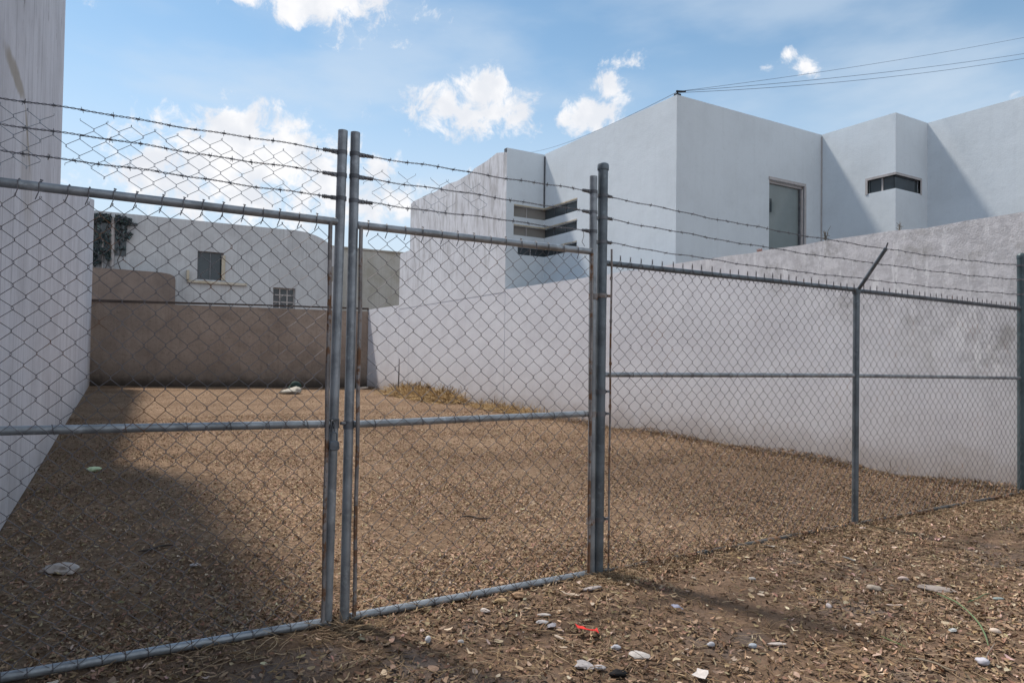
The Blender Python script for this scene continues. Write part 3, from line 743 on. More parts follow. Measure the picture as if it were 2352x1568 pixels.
def stub(mb, x0, x1, y, z, r=0.010):
    r *= 0.75
    """twisted wire tail wound round the wire next to its clamp"""
    for k in range(5):
        xx = x0+(x1-x0)*(k+0.5)/5
        mb.ring((xx, y, z), r*0.45, 0.006, r*(0.55+0.25*random.random()), 8, 'x')
def pipe(x0, y0, z0, x1, y1, z1, r, n=20, wob=0.0):
    m = MB(); k = 12
    t = np.linspace(0, 1, k)[:, None]; P = np.array([[x0, y0, z0]])*(1-t)+np.array([[x1, y1, z1]])*t
    if wob: P[:, 0] += wob*np.sin(np.linspace(0, PI, k))
    m.tube(P, r, n); return m

def gate_leaf(name, label, xa, xb, stile_x, stile_bot, stile_top, r_st, hinge, ph, D, Hh, bars, rail_z, mid_z, bot_z, wires, mesh_x):
    """xa..xb: rail extent; stile_x: list of (x_bottom, x_top, z_bottom, z_top, radius)"""
    g = empty(name, (xa, FY, 0), label, 'gate')
    for (xbm, xtp, zb, zt_, rr) in stile_x:
        pipe(xbm, FY, zb, xtp, FY, zt_, rr).build('stile', M_PIPE_DARK if hinge else M_PIPE, g)
    pipe(xa, FY, rail_z[0], xb, FY, rail_z[1], 0.0215).build('top_rail', M_PIPE_DARK if False else M_PIPE, g)
    pipe(xa, FY, mid_z[0], xb, FY, mid_z[1], 0.0205).build('middle_rail', M_PIPE, g)
    pipe(xa, FY-.004, bot_z[0], xb, FY-.004, bot_z[1], 0.0215).build('bottom_rail', M_PIPE, g)
    # flat bars that tension the mesh, threaded through its edge
    for bx, mt in bars:
        b = MB(); 
        P = [(bx+0.002*math.sin(q*1.3), FY-0.027, 0.02+q*(rail_z[0]-0.04)/14) for q in range(15)]
        b.tube(P, 0.0115, 6)
        for q in range(7):
            zq = 0.16+q*0.31+0.02*random.random(); b.ring((bx, FY-0.027, zq), 0.007, 0.022, 0.0035, 10)
        b.build('tension_bar', mt, g)
    m = MB()
    zigzag(m, mesh_x[0], mesh_x[1], 0.0, min(rail_z)+0.0, D, Hh, FY-0.0255, 0.0017, ph, warp=0.005)
    # wire ends hooked over the top rail, loops round the bottom rail
    xq = ph[0]
    while xq > mesh_x[0]: xq -= D
    xq += D
    while xq < mesh_x[1]:
        zr = np.interp(xq, [xa, xb], rail_z); j = random.uniform(-.01, .01)
        zn = zr-0.028
        m.tube([(xq+j-0.012, FY-0.0255, zn-0.035), (xq+j, FY-0.027, zn), (xq+j, FY-0.025, zr+0.012), (xq+j+0.004, FY-0.008, zr+0.025), (xq+j+0.006, FY+0.010, zr+0.024)], 0.0024, 5)
        if random.random() < 0.5: m.tube([(xq+j+0.006, FY-0.004, zr+0.022), (xq+j+0.012, FY-0.002, zr+0.030), (xq+j+0.002, FY+.002, zr+0.033)], 0.003, 5)
        zb = np.interp(xq, [xa, xb], bot_z)
        P = [(xq+0.012*(q/8-.5), FY-.004+0.0245*math.cos(2*PI*q/8), zb+0.0245*math.sin(2*PI*q/8)) for q in range(9)]
        m.tube(P, 0.0022, 5)
        xq += D
    zmr = 0
    m.build('chain_link_mesh', M_WIRE, g)
    # tie wires round the middle rail
    tw = MB(); xq = xa+0.12
    while xq < xb-0.05:
        zr = np.interp(xq, [xa, xb], mid_z)
        P = [(xq+0.022*(q/10-.5), FY+0.0235*math.cos(2*PI*q/10), zr+0.0235*math.sin(2*PI*q/10)) for q in range(11)]
        MB().tube(P, 0.0018, 5).build('tie_wire', M_WIRE, g); xq += random.uniform(0.16, 0.3)
    for (zA, zB) in wires:
        w = MB(); barbed(w, [(xa if not hinge else xa, FY-0.003, zA), (xb, FY-0.003, zB)])
        w.build('barbed_wire', M_BARB, g)
    return g

# left leaf (its hinge side is beyond the picture)
wl_ = [(2.549, 2.556), (2.438, 2.430), (2.323, 2.302)]
gl = gate_leaf('gate_leaf', 'left leaf of the chain-link double gate, carrying the padlock', -0.63, 1.055,
     [(1.040, 1.075, -0.02, 2.678, 0.0262), (-0.64, -0.64, -0.02, 2.678, 0.0262)], 0, 0, 0, False, (-0.283, 1.628), 0.094, 0.1005,
     [(1.010, M_RUST)], (2.180, 2.172), (1.098, 1.069), (0.030, 0.008), wl_, (-0.62, 0.99))
gl['label'] = 'left leaf of the chain-link double gate, its middle rail ending at the padlock'
wr_ = [(2.559, 2.570), (2.434, 2.431), (2.298, 2.301)]
gr = gate_leaf('gate_leaf', 'right leaf of the chain-link double gate, hinged on the tall capped post', 1.165, 2.79,
     [(1.135, 1.145, -0.02, 2.680, 0.0262), (2.812, 2.796, 0.0, 2.677, 0.0255)], 0, 0, 0, False, (1.221, 2.078), 0.1105, 0.109,
     [(1.180, M_RUST), (2.772, M_RUST)], (2.166, 2.164), (1.062, 1.073), (0.010, 0.006), wr_, (1.185, 2.775))
gl['group'] = gr['group'] = 'two leaves of the chain-link gate'
# clamps holding the barbed wires to the stiles, with wound wire tails
def clamps(g, x, z, r, side, ln=0.05):
    c = MB(); c.ring((x, FY, z), r, 0.022, 0.0025, 20)
    xs0 = x+side*(r); c.box(min(xs0, xs0+side*0.03), max(xs0, xs0+side*0.03), FY-0.006, FY+0.006, z-0.011, z+0.011)
    c.tube([(xs0+side*0.018, FY-0.015, z), (xs0+side*0.018, FY+0.012, z)], 0.006, 8)
    stub(c, xs0+side*0.03, xs0+side*(0.03+ln), FY-0.003, z, 0.013)
    c.build('wire_clamp', M_CLAMP, g)
for (a, b) in wl_: clamps(gl, 1.072, b, 0.0265, -1)
for (a, b) in wr_: clamps(gr, 1.144, a, 0.0265, 1); clamps(gr, 2.797, b, 0.026, -1, 0.035)
# stray lighter mesh above the rails
def keepL(x, z):
    top = 2.545-0.01*math.sin(x*3); bot = 2.275-0.02*math.sin(x*9)-0.05*(x > 0.1)-0.02*(x > 0.5)
    if z > top or z < bot-0.02: return False
    return math.sin(x*11+z*23)*math.sin(x*7-z*31+1) < 0.90 and random.random() > 0.015
m = MB(); zigzag(m, -0.62, 1.0, 2.18, 2.55, 0.100, 0.088, FY+0.03, 0.0014, (0.01, 0.02), keep=keepL, warp=0.005, sides=4)
m.build('torn_upper_mesh', M_WIRE2, gl)
def keepR(x, z):
    if x > 2.0: return x > 2.62 and z > 2.43 and random.random() > 0.4
    if z > 2.535-0.02*(x-1.2) or z < 2.26+0.05*(x-1.2): return False
    return math.sin(x*11+z*23)*math.sin(x*7-z*31+1) < 0.8 and random.random() > 0.02+0.06*(x-1.2)
m = MB(); zigzag(m, 1.18, 2.77, 2.18, 2.56, 0.105, 0.088, FY+0.03, 0.00125, (0.0, 0.0), keep=keepR, warp=0.006, sides=4)
m.build('torn_upper_mesh', M_WIRE2, gr)
# latch stubs in the middle
c = MB(); c.ring((1.137, FY, 1.062), 0.0265, 0.045, 0.003, 18); c.tube([(1.112, FY-0.02, 1.070), (1.085, FY-0.030, 1.074)], 0.009, 8); c.build('latch', M_CLAMP, gr)
c = MB(); c.ring((1.055, FY, 1.072), 0.0265, 0.05, 0.003, 18); c.tube([(1.03, FY-0.032, 1.03), (1.035, FY-0.034, 1.09), (1.06, FY-0.034, 1.095)], 0.005, 8)
c.build('latch', M_CLAMP, gl)
for zc in (0.35, 1.07, 1.86):
    MB().ring((2.805, FY, zc), 0.026, 0.04, 0.004, 18).build('hinge_band', M_RUST, gr)
# padlock
px, py, pz = 1.047, FY-0.045, 0.985
pl = empty('padlock', (px, py, pz-0.05), 'small grey steel padlock hanging where the two gate leaves meet', 'padlock')
b = MB(); w_, h_, t_ = 0.026, 0.026, 0.010
prof = []
for a in range(24):
    q = a*2*PI/24; cx = math.copysign(abs(math.cos(q))**0.55, math.cos(q))*w_; cz = math.copysign(abs(math.sin(q))**0.55, math.sin(q))*h_
    if math.sin(q) < 0: cx *= 1.08
    prof.append((cx, cz))
V = []; nn = len(prof)
for yy, s in ((-t_, 0.86), (-t_*0.7, 1), (t_*0.7, 1), (t_, 0.86)):
    V += [(px+a*s, py+yy, pz-0.028+c_*s) for a, c_ in prof]
Fs = [tuple(range(nn)), tuple(3*nn+i for i in range(nn))[::-1]]
for k in range(3): Fs += [(k*nn+i, k*nn+(i+1) % nn, (k+1)*nn+(i+1) % nn, (k+1)*nn+i) for i in range(nn)]
b.add(V, Fs); b.build('body', M_LOCK, pl)
s = MB(); P = [(px-0.014, py, pz-0.012)]+[(px-0.014*math.cos(q*PI/10), py, pz+0.030+0.014*math.sin(q*PI/10)) for q in range(11)]+[(px+0.014, py, pz-0.012)]
s.tube(P, 0.0042, 10); s.build('shackle', M_LOCK, pl)
ch = MB()
for q, zc in enumerate((pz+0.058, pz+0.083)):
    P = [(px-0.004+(0.008*math.cos(a*2*PI/12) if q == 0 else 0.001), py+(0.010*math.cos(a*2*PI/12) if q else 0)+0.004, zc+0.017*math.sin(a*2*PI/12)) for a in range(13)]
    ch.tube(P, 0.003, 8)
tag(ch.build('chain_link', M_CLAMP, None, True, (px, py, pz+0.06)), 'short dark chain holding the padlock under the gate latch', 'chain')

# fence to the right
fn = empty('chain_link_fence', (5.8, FY, 0), 'chain-link fence with barbed wire running from the gate to the right wall', 'fence')
def post(xb, xt, zt_, r, mat, cap=None, kind='post'):
    p = pipe(xb, FY, -0.1, xt, FY, zt_, r, 28).build(kind, mat, fn)
    if cap:
        cm = MB(); n_ = 24
        prof = [(r+0.0045, zt_-0.035), (r+0.006, zt_-0.03), (r+0.006, zt_-0.006), (r+0.003, zt_+0.006), (r*0.75, zt_+0.014), (0.004, zt_+0.018)]
        if cap == 'dome': prof = [(r+0.003, zt_-0.03), (r+0.0035, zt_), (r*0.93, zt_+0.014), (r*0.7, zt_+0.026), (r*0.4, zt_+0.033), (0.003, zt_+0.036)]
        V = [(xt+rr*math.cos(q*2*PI/n_), FY+rr*math.sin(q*2*PI/n_), z) for rr, z in prof for q in range(n_)]
        Fc = [(k*n_+j, k*n_+(j+1) % n_, (k+1)*n_+(j+1) % n_, (k+1)*n_+j) for k in range(len(prof)-1) for j in range(n_)]+[tuple((len(prof)-1)*n_+j for j in range(n_))]
        cm.add(V, Fc).build('cap', mat, p)
    return p
pB = post(2.874, 2.878, 2.765, 0.034, M_PIPE_DARK, 'flat'); pB['label'] = 'tall capped corner post beside the gate'
pM = post(5.728, 5.742, 2.085, 0.028, M_PIPE_DARK, 'flat'); pM['label'] = 'slim line post carrying a slanted arm'
pE = post(8.790, 8.790, 2.655, 0.042, M_PIPE_GREEN, 'dome'); pE['label'] = 'end post with a rounded cap against the wall'
arm = MB().tube([(5.742, FY-0.005, 2.075), (5.738, FY-0.06, 2.14), (5.735, 3.425, 2.425)], 0.0165, 14)
am = arm.build('arm', M_PIPE_DARK, pM)
MB().tube([(5.737, 3.43, 2.42), (5.733, 3.41, 2.47)], 0.006, 6).build('wire_hook', M_CLAMP, am)
pipe(2.90, FY, 2.096, 5.72, FY, 2.086, 0.0195).build('top_rail', M_PIPE_DARK, fn)
pipe(5.76, FY, 2.080, 8.75, FY, 2.060, 0.0195).build('top_rail', M_PIPE_DARK, fn)
pipe(2.90, FY, 1.334, 5.70, FY, 1.322, 0.0175).build('middle_rail', M_PIPE, fn)
pipe(5.757, FY, 1.320, 8.75, FY, 1.286, 0.0175).build('middle_rail', M_PIPE, fn)
pipe(2.91, FY-0.01, 0.000, 5.70, FY-0.01, 0.008, 0.020).build('bottom_rail', M_SOILED, fn)
pipe(5.757, FY-0.01, 0.006, 8.75, FY-0.01, 0.013, 0.020).build('bottom_rail', M_SOILED, fn)
for xa, xb, hk in ((2.955, 5.70, 1), (5.76, 8.73, 1)):
    m = MB(); ph = (xa+0.01, 0.045)
    zigzag(m, xa, xb, 0.0, 2.09, 0.0985, 0.102, FY-0.0225, 0.0018, ph, warp=0.005, sides=4)
    xq = ph[0]+0.049
    while xq < xb-0.01:
        zr = np.interp(xq, [2.9, 8.75], [2.096, 2.060]); j = random.uniform(-.006, .006); hh = random.uniform(0.050, 0.068)
        # two wire ends twisted together and standing above the rail
        m.tube([(xq-0.030, FY-0.0225, zr-0.035), (xq-0.006+j, FY-0.023, zr+0.020), (xq+j+0.003, FY-0.023, zr+hh*0.7), (xq+j-0.006, FY-0.024, zr+hh)], 0.0025, 4)
        m.tube([(xq+0.030, FY-0.0225, zr-0.035), (xq+0.006+j, FY-0.021, zr+0.020), (xq+j-0.003, FY-0.021, zr+hh*0.7), (xq+j+0.008, FY-0.020, zr+hh*0.96)], 0.0025, 4)
        m.tube([(xq+j, FY-0.022, zr+hh*0.45), (xq+j, FY-0.022, zr+hh*0.8)], 0.0045, 6)
        xq += 0.0985
    m.build('chain_link_mesh', M_WIRE, fn)
b = MB(); P = [(2.938+0.002*math.sin(q), FY-0.027, 0.02+q*2.17/16) for q in range(17)]; b.tube(P, 0.0075, 6)
for q in range(7): b.ring((2.938, FY-0.027, 0.25+q*0.29), 0.007, 0.02, 0.003, 10)
b.build('tension_bar', M_RUST, fn)
zE = [2.545, 2.385, 2.220]; zB_ = [2.555, 2.402, 2.237]; armp = [(5.735, 3.43, 2.420), (5.737, 3.50, 2.300), (5.739, 3.60, 2.173)]
for k in range(3):
    w = MB(); A = np.array((2.905, FY-0.01, zB_[k])); Bm = np.array(armp[k]); E_ = np.array((8.755, FY-0.01, zE[k]))
    pts = []
    for u in np.linspace(0, 1, 14): p = A*(1-u)+Bm*u; p[2] -= 0.02*4*u*(1-u); pts.append(p)
    for u in np.linspace(0, 1, 14)[1:]: p = Bm*(1-u)+E_*u; p[2] -= 0.015*4*u*(1-u); pts.append(p)
    barbed(w, pts, r=0.0018); w.build('barbed_wire', M_BARB, fn)
    c = MB(); c.ring((2.877, FY, zB_[k]), 0.0345, 0.022, 0.003, 22); stub(c, 2.912, 2.945, FY-0.01, zB_[k], 0.013); c.build('wire_clamp', M_CLAMP, fn)
    c = MB(); c.ring((8.79, FY, zE[k]), 0.0425, 0.022, 0.003, 22); c.build('wire_clamp', M_CLAMP, fn)
for zc in (0.36, 1.07, 1.22, 1.87):
    c = MB(); c.ring((2.876, FY, zc), 0.0345, 0.03, 0.004, 22); c.box(2.908, 2.945, FY-0.03, FY-0.015, zc-0.008, zc+0.008); c.build('hinge_clamp', M_RUST if zc in (1.87,) else M_CLAMP, fn)
c = MB()
for x0, x1, za, zb in ((2.95, 5.68, 1.334, 1.322), (5.8, 8.7, 1.320, 1.287)):
    xq = x0+0.2
    while xq < x1:
        zr = np.interp(xq, [x0, x1], [za, zb])
        P = [(xq+0.02*(q/10-.5), FY+0.020*math.cos(2*PI*q/10), zr+0.020*math.sin(2*PI*q/10)) for q in range(11)]
        MB().tube(P, 0.0018, 4).build('tie_wire', M_WIRE, fn); xq += random.uniform(0.25, 0.45)
# the end of a wire dangling off the hinge stile
MB().tube([(2.71, FY-0.01, 2.30), (2.712, FY-0.012, 2.26), (2.70, FY-0.01, 2.22), (2.716, FY-0.02, 2.19)], 0.0022, 5).build('loose_wire', M_WIRE, gr)

# ---------------------------------------------------------------- small things lying about
def blob(name, pos, size, flat, col, label, cat, rot=0.0, seed=0, jag=0.18, rough=0.8, lift=0.0, group=None, sub=2, dark_under=False):
    import bmesh
    chip = name in ('stone_chip', 'flat_stone', 'white_rubble')
    bm = bmesh.new(); bmesh.ops.create_icosphere(bm, subdivisions=2 if chip else sub+1, radius=1.0)
    if chip: jag *= 1.7
    rs = random.Random(seed); ax = [(rs.gauss(0, 1), rs.gauss(0, 1), rs.gauss(0, 1), rs.uniform(0, 6)) for _ in range(7)]
    for v in bm.verts:
        d = 1.0
        for i, a in enumerate(ax): d += jag*math.sin((v.co.x*a[0]+v.co.y*a[1]+v.co.z*a[2])*(1.2+i*0.5)+a[3])/(1+i*0.45)
        v.co *= d
        v.co.x *= size[0]*1.15; v.co.y *= size[1]*1.15; v.co.z *= flat*(1.15 if chip else 1.3)
    me = bpy.data.meshes.new(name); bm.to_mesh(me); bm.free()
    if not chip: me.shade_smooth()
    me.materials.append(plain(name+'_surface', col, rough, 0.3, 0.3, 22))
    o = bpy.data.objects.new(name, me); COL.objects.link(o)
    zg = float(gh(np.array([pos[0]]), np.array([pos[1]]))[0])
    o.location = (pos[0], pos[1], zg+flat*0.75+0.008+lift); o.rotation_euler = (rs.uniform(-.15, .15), rs.uniform(-.15, .15), rot)
    return tag(o, label, cat, group)
def sheet(name, pos, pts, col, label, cat, th=0.0018, crumple=0.006, rot=0.0, seed=0, rough=0.7, lift=0.012):
    """thin flake or scrap with an outline of its own, crumpled, with thickness"""
    rs = random.Random(seed); n = len(pts); V = []; rings = 4
    ph = [rs.uniform(0, 6) for _ in range(6)]
    def zf(x, y): return crumple*(math.sin(x*90+ph[0])*math.cos(y*70+ph[1])+0.8*math.sin(x*41+y*57+ph[2]))
    Vt = [(0, 0, zf(0, 0))]
    for k in range(1, rings+1):
        for (x, y) in pts: Vt.append((x*k/rings, y*k/rings, zf(x*k/rings, y*k/rings)))
    F = [(0, 1+i, 1+(i+1) % n) for i in range(n)]
    for k in range(rings-1):
        F += [(1+k*n+i, 1+(k+1)*n+i, 1+(k+1)*n+(i+1) % n, 1+k*n+(i+1) % n) for i in range(n)]
    N0 = len(Vt); Vb = [(x, y, z-th) for x, y, z in Vt]
    Fb = [tuple(N0+i for i in f)[::-1] for f in F]
    Fs = [(1+(rings-1)*n+i, N0+1+(rings-1)*n+i, N0+1+(rings-1)*n+(i+1) % n, 1+(rings-1)*n+(i+1) % n) for i in range(n)]
    m = MB().add(Vt+Vb, F+Fb+Fs)
    o = m.build(name, plain(name+'_surface', col, rough, 0.3, 0.22, 30), None, True)
    zg = float(gh(np.array([pos[0]]), np.array([pos[1]]))[0])
    o.location = (pos[0], pos[1], zg+lift+0.014); o.rotation_euler = (rs.uniform(-.2, .2), rs.uniform(-.2, .2), rot)
    return tag(o, label, cat)
WH = (0.52, 0.49, 0.47); BW = (0.42, 0.44, 0.50)
def at(x, y): return gpt(x, y)
a0 = -YAW
# street side
blob('flat_stone', at(2150, 1352), (0.115, 0.05), 0.010, (0.36, 0.31, 0.28), 'long flat buff stone slab above the green stem at the lower right', 'stone', a0-0.25, 3, 0.10, 0.9)
blob('pebble', at(2286, 1463), (0.027, 0.022), 0.013, (0.60, 0.50, 0.42), 'smooth cream oval pebble beside the end of the green stem', 'pebble', a0, 5, 0.05)
blob('pebble', at(2255, 1527), (0.028, 0.024), 0.013, (0.50, 0.50, 0.56), 'bluish white pebble near the bottom right corner of the ground', 'pebble', a0+.4, 6, 0.12)
blob('stone_chip', at(1467, 1492), (0.045, 0.027), 0.010, WH, 'white pitted stone chip between the red plastic scrap and the torn paper', 'stone chip', a0-0.15, 7, 0.12)
blob('stone_chip', at(1191, 1371), (0.034, 0.026), 0.018, (0.40, 0.26, 0.16), 'rounded orange brown stone touching the bottom rail of the right gate leaf', 'stone', a0, 8, 0.1)
blob('stone_chip', at(1148, 1380), (0.03, 0.018), 0.010, (0.38, 0.27, 0.15), 'small flat ochre stone left of the rounded orange brown stone', 'stone', a0, 28, 0.1)
blob('pebble', at(983, 1470), (0.012, 0.026), 0.012, (0.55, 0.55, 0.58), 'upright pale teardrop pebble on the bare grey soil below the gate', 'pebble', a0, 9, 0.1)
blob('pebble', at(1059, 1473), (0.014, 0.011), 0.010, WH, 'tiny white pebble right of the teardrop one on bare soil', 'pebble', a0, 10, 0.1)
blob('stone_chip', at(1242, 1423), (0.03, 0.014), 0.007, (0.45, 0.44, 0.45), 'thin pale grey stone chip, left of a close pair', 'stone chip', a0, 11, 0.12)
blob('stone_chip', at(1271, 1429), (0.028, 0.022), 0.008, (0.46, 0.44, 0.47), 'broad pale grey stone chip, right of a close pair', 'stone chip', a0+.5, 12, 0.15)
blob('stone_chip', at(1250, 1409), (0.03, 0.009), 0.006, WH, 'narrow white sliver just above the close pair of grey chips', 'stone chip', a0-.1, 13, 0.1)
blob('stone_chip', at(1114, 1401), (0.022, 0.012), 0.009, (0.58, 0.52, 0.48), 'small white chip with a shadow under it by the right gate leaf', 'stone chip', a0-.3, 14, 0.15)
blob('stone_chip', at(1341, 1519), (0.048, 0.026), 0.009, (0.38, 0.36, 0.37), 'large grey stone chip beside a smaller grey one below the red plastic', 'stone chip', a0-.4, 15, 0.15)
blob('stone_chip', at(1379, 1524), (0.023, 0.017), 0.009, (0.46, 0.45, 0.47), 'small pale stone chip between a large grey chip and a black lump', 'stone chip', a0, 16, 0.1)
blob('charred_lump', at(1422, 1538), (0.030, 0.022), 0.016, (0.016, 0.015, 0.016), 'black charred lump in the leaves near the bottom edge', 'lump', a0, 17, 0.2)
blob('stone_chip', at(1417, 1477), (0.020, 0.014), 0.010, (0.48, 0.49, 0.54), 'small bluish white chip above left of the white pitted stone chip', 'stone chip', a0, 18, 0.15)
blob('stone_chip', at(1286, 1457), (0.026, 0.009), 0.006, (0.55, 0.46, 0.38), 'slim cream sliver left of the red plastic scrap', 'stone chip', a0-.6, 19, 0.1)
blob('pebble', at(1633, 1471), (0.018, 0.011), 0.009, (0.52, 0.52, 0.56), 'pale pebble straight above the torn white paper', 'pebble', a0, 20, 0.1)
blob('pebble', at(1728, 1476), (0.017, 0.013), 0.009, (0.46, 0.50, 0.56), 'bluish pebble to the right above the torn white paper', 'pebble', a0, 21, 0.1)
blob('stone_chip', at(1787, 1473), (0.034, 0.010), 0.007, (0.56, 0.50, 0.46), 'long whitish chip right of the bluish pebble', 'stone chip', a0-.1, 22, 0.1)
blob('pebble', at(1728, 1329), (0.019, 0.013), 0.009, (0.42, 0.40, 0.38), 'round grey pebble alone in the leaves below the fence bottom rail', 'pebble', a0, 23, 0.1)
blob('pebble', at(2008, 1350), (0.035, 0.020), 0.013, (0.42, 0.36, 0.30), 'rounded buff stone left of the long flat slab', 'stone', a0-.2, 24, 0.12)
blob('pebble', at(2077, 1329), (0.030, 0.014), 0.014, (0.58, 0.47, 0.42), 'pinkish white stone just above the left end of the flat slab', 'stone', a0, 25, 0.15)
blob('pebble', at(1980, 1213), (0.026, 0.010), 0.009, (0.60, 0.50, 0.45), 'pale pebble at the foot of the slim fence post', 'pebble', a0, 26, 0.1)
blob('stone_chip', at(1362, 1354), (0.045, 0.014), 0.008, (0.40, 0.36, 0.35), 'grey flat chip at the foot of the tall capped post', 'stone chip', a0+.25, 27, 0.12)
blob('pebble', at(2292, 1376), (0.032, 0.008), 0.007, (0.42, 0.50, 0.48), 'pale greenish glass pebble right of the flat slab', 'pebble', a0, 29, 0.1, 0.3)
blob('stone_chip', at(2189, 1457), (0.02, 0.013), 0.006, (0.44, 0.46, 0.46), 'small dull white chip lying inside the curve of the green stem', 'stone chip', a0, 30, 0.15)
blob('pebble', at(1903, 1396), (0.010, 0.022), 0.012, (0.55, 0.50, 0.50), 'slim upright whitish pebble left of the curved white bark strip', 'pebble', a0, 31, 0.15)
sheet('paper_scrap', at(1312, 1370), [(-.06, .012), (-.045, -.014), (0.0, -.018), (.045, -.017), (.055, 0.0), (.02, .010), (-.03, .012), (-.055, .03)], (0.55, 0.45, 0.35), 'cream torn cardboard strip by the right end of the gate bottom rail', 'cardboard scrap', 0.003, 0.004, a0, 1)
sheet('paper_scrap', at(1609, 1539), [(-.045, -.002), (-.02, -.035), (.004, -.045), (.034, -.012), (.046, .022), (.018, .022), (.002, .045), (-.012, .020)], (0.66, 0.62, 0.59), 'torn square white paper scrap at the bottom edge', 'paper scrap', 0.0015, 0.004, a0+0.1, 2)
sheet('plastic_scrap', at(1350, 1449), [(-.066, .040), (-.054, .004), (-.01, -.028), (.040, -.030), (.062, .002), (.056, .050), (.038, .044), (.030, .010), (-.01, .010), (-.042, .032)], (0.75, 0.05, 0.04), 'bright red scrap of plastic lying in the leaves', 'plastic scrap', 0.002, 0.008, a0, 3, 0.4, 0.028)
sheet('wrapper', at(1555, 1402), [(-.035, .006), (-.02, -.02), (.01, -.026), (.035, -.014), (.038, .006), (.015, .024), (-.015, .022)], (0.27, 0.29, 0.40), 'crumpled blue grey wrapper in the leaves', 'wrapper', 0.002, 0.009, a0, 4, 0.5, 0.02)
sheet('bark_strip', at(2055, 1397), [(-.045, .016), (-.02, -.004), (.02, -.012), (.045, -.006), (.04, .006), (.0, .004), (-.03, .018)], (0.58, 0.47, 0.40), 'curved whitish strip of bark below the left end of the flat slab', 'bark strip', 0.003, 0.003, a0, 5)
sheet('dry_leaf', at(1950, 1284), [(-.05, .0), (-.02, -.02), (.03, -.018), (.05, .0), (.02, .02), (-.02, .018)], (0.22, 0.22, 0.22), 'curled dark grey leaf right of centre on the street side', 'leaf', 0.002, 0.009, a0-.2, 6, 0.8, 0.015)
sheet('paper_scrap', at(1766, 1256), [(-.06, .01), (-.02, -.012), (.03, -.015), (.055, -.003), (.02, .014), (-.02, .016)], (0.42, 0.38, 0.33), 'pale flattened scrap lying against the fence bottom rail', 'scrap', 0.002, 0.004, a0, 7)

def stalk(name, pts, r, col, label, cat, z=0.018, hump=0.0):
    P = []
    n = len(pts)
    for i, (x, y) in enumerate(pts):
        p = gpt(x, y); P.append((p[0], p[1], float(gh(np.array([p[0]]), np.array([p[1]]))[0])+z+hump*math.sin(PI*i/(n-1))))
    P = np.array(P); t = np.linspace(0, n-1, 6*n); Q = np.stack([np.interp(t, np.arange(n), P[:, k]) for k in range(3)], 1)
    for _ in range(6): Q[1:-1] = (Q[:-2]+2*Q[1:-1]+Q[2:])/4
    rr = r*np.interp(np.linspace(0, 1, len(Q)), [0, .15, .8, 1], [0.5, 1, 0.9, 0.4])
    o = MB().tube(Q, rr, 7).build(name, plain(name+'_surface', col, 0.6, 0.3, 0.3, 20), None, True, (Q[0][0], Q[0][1], 0))
    return tag(o, label, cat)
stalk('green_stem', [(2152, 1365), (2176, 1382), (2196, 1395), (2224, 1423), (2251, 1455), (2265, 1482), (2270, 1497)], 0.0042, (0.16, 0.24, 0.12), 'long curved green stem lying on the leaves below the flat slab', 'stem', 0.022, 0.02)
stalk('green_stem', [(2023, 1468), (2045, 1478), (2080, 1492)], 0.003, (0.13, 0.19, 0.08), 'short straight green stem left of the long curved one', 'stem')
stalk('green_stem', [(2220, 1388), (2245, 1382), (2262, 1370), (2275, 1366)], 0.003, (0.13, 0.20, 0.10), 'thin green sprig pointing up right beside the long curved stem', 'stem', 0.02, 0.01)
stalk('twig', [(2086, 1516), (2115, 1519), (2150, 1528), (2175, 1541), (2196, 1546)], 0.004, (0.32, 0.27, 0.20), 'grey brown twig near the bottom right, below the short green stem', 'twig')
stalk('twig', [(2285, 1490), (2268, 1512), (2262, 1530)], 0.002, (0.30, 0.26, 0.22), 'thin crooked twig continuing from the end of the long green stem', 'twig')
stalk('twig', [(1062, 1190), (1085, 1190), (1100, 1196), (1128, 1194)], 0.009, (0.05, 0.035, 0.025), 'dark twig lying flat in the middle of the lot behind the right gate leaf', 'twig', 0.02)
stalk('twig', [(318, 1268), (345, 1264), (375, 1255), (398, 1254)], 0.009, (0.045, 0.033, 0.025), 'dark twig in the shaded part of the lot behind the left gate leaf', 'twig', 0.022)
stalk('twig', [(2058, 1480), (2075, 1455), (2085, 1490)], 0.002, (0.34, 0.27, 0.19), 'thin bent straw coloured twig by the short green stem', 'twig')
stalk('twig', [(1880, 1288), (1905, 1296), (1960, 1302)], 0.004, (0.06, 0.045, 0.035), 'dark twig under the curled dark grey leaf', 'twig')
# inside the lot
blob('white_rubble', at(146, 1319), (0.07, 0.05), 0.03, (0.50, 0.45, 0.42), 'larger of two pale lumps of plaster in the shade behind the left gate leaf', 'rubble', a0, 40, 0.18)
blob('white_rubble', at(110, 1317), (0.04, 0.035), 0.022, (0.38, 0.33, 0.30), 'smaller dusty lump beside the larger pale plaster lump in the shade', 'rubble', a0, 41, 0.18)
blob('white_rubble', at(448, 1292), (0.035, 0.02), 0.014, (0.52, 0.47, 0.46), 'small white chip at the edge of the shade in the lot', 'rubble', a0, 42, 0.2)
blob('white_rubble', at(220, 1076), (0.075, 0.04), 0.03, (0.60, 0.74, 0.48), 'pale greenish white plastic lump in the shade close to the left wall', 'plastic lump', a0, 43, 0.12)
blob('rubbish', at(672, 903), (0.28, 0.22), 0.09, (0.45, 0.42, 0.36), 'heap of pale rubbish lying in front of the brown end wall', 'rubbish', a0, 44, 0.25)
blob('rubbish', at(676, 897), (0.16, 0.14), 0.14, (0.03, 0.06, 0.055), 'dark green bag lying on the pale rubbish by the brown wall', 'bag', a0, 45, 0.25)
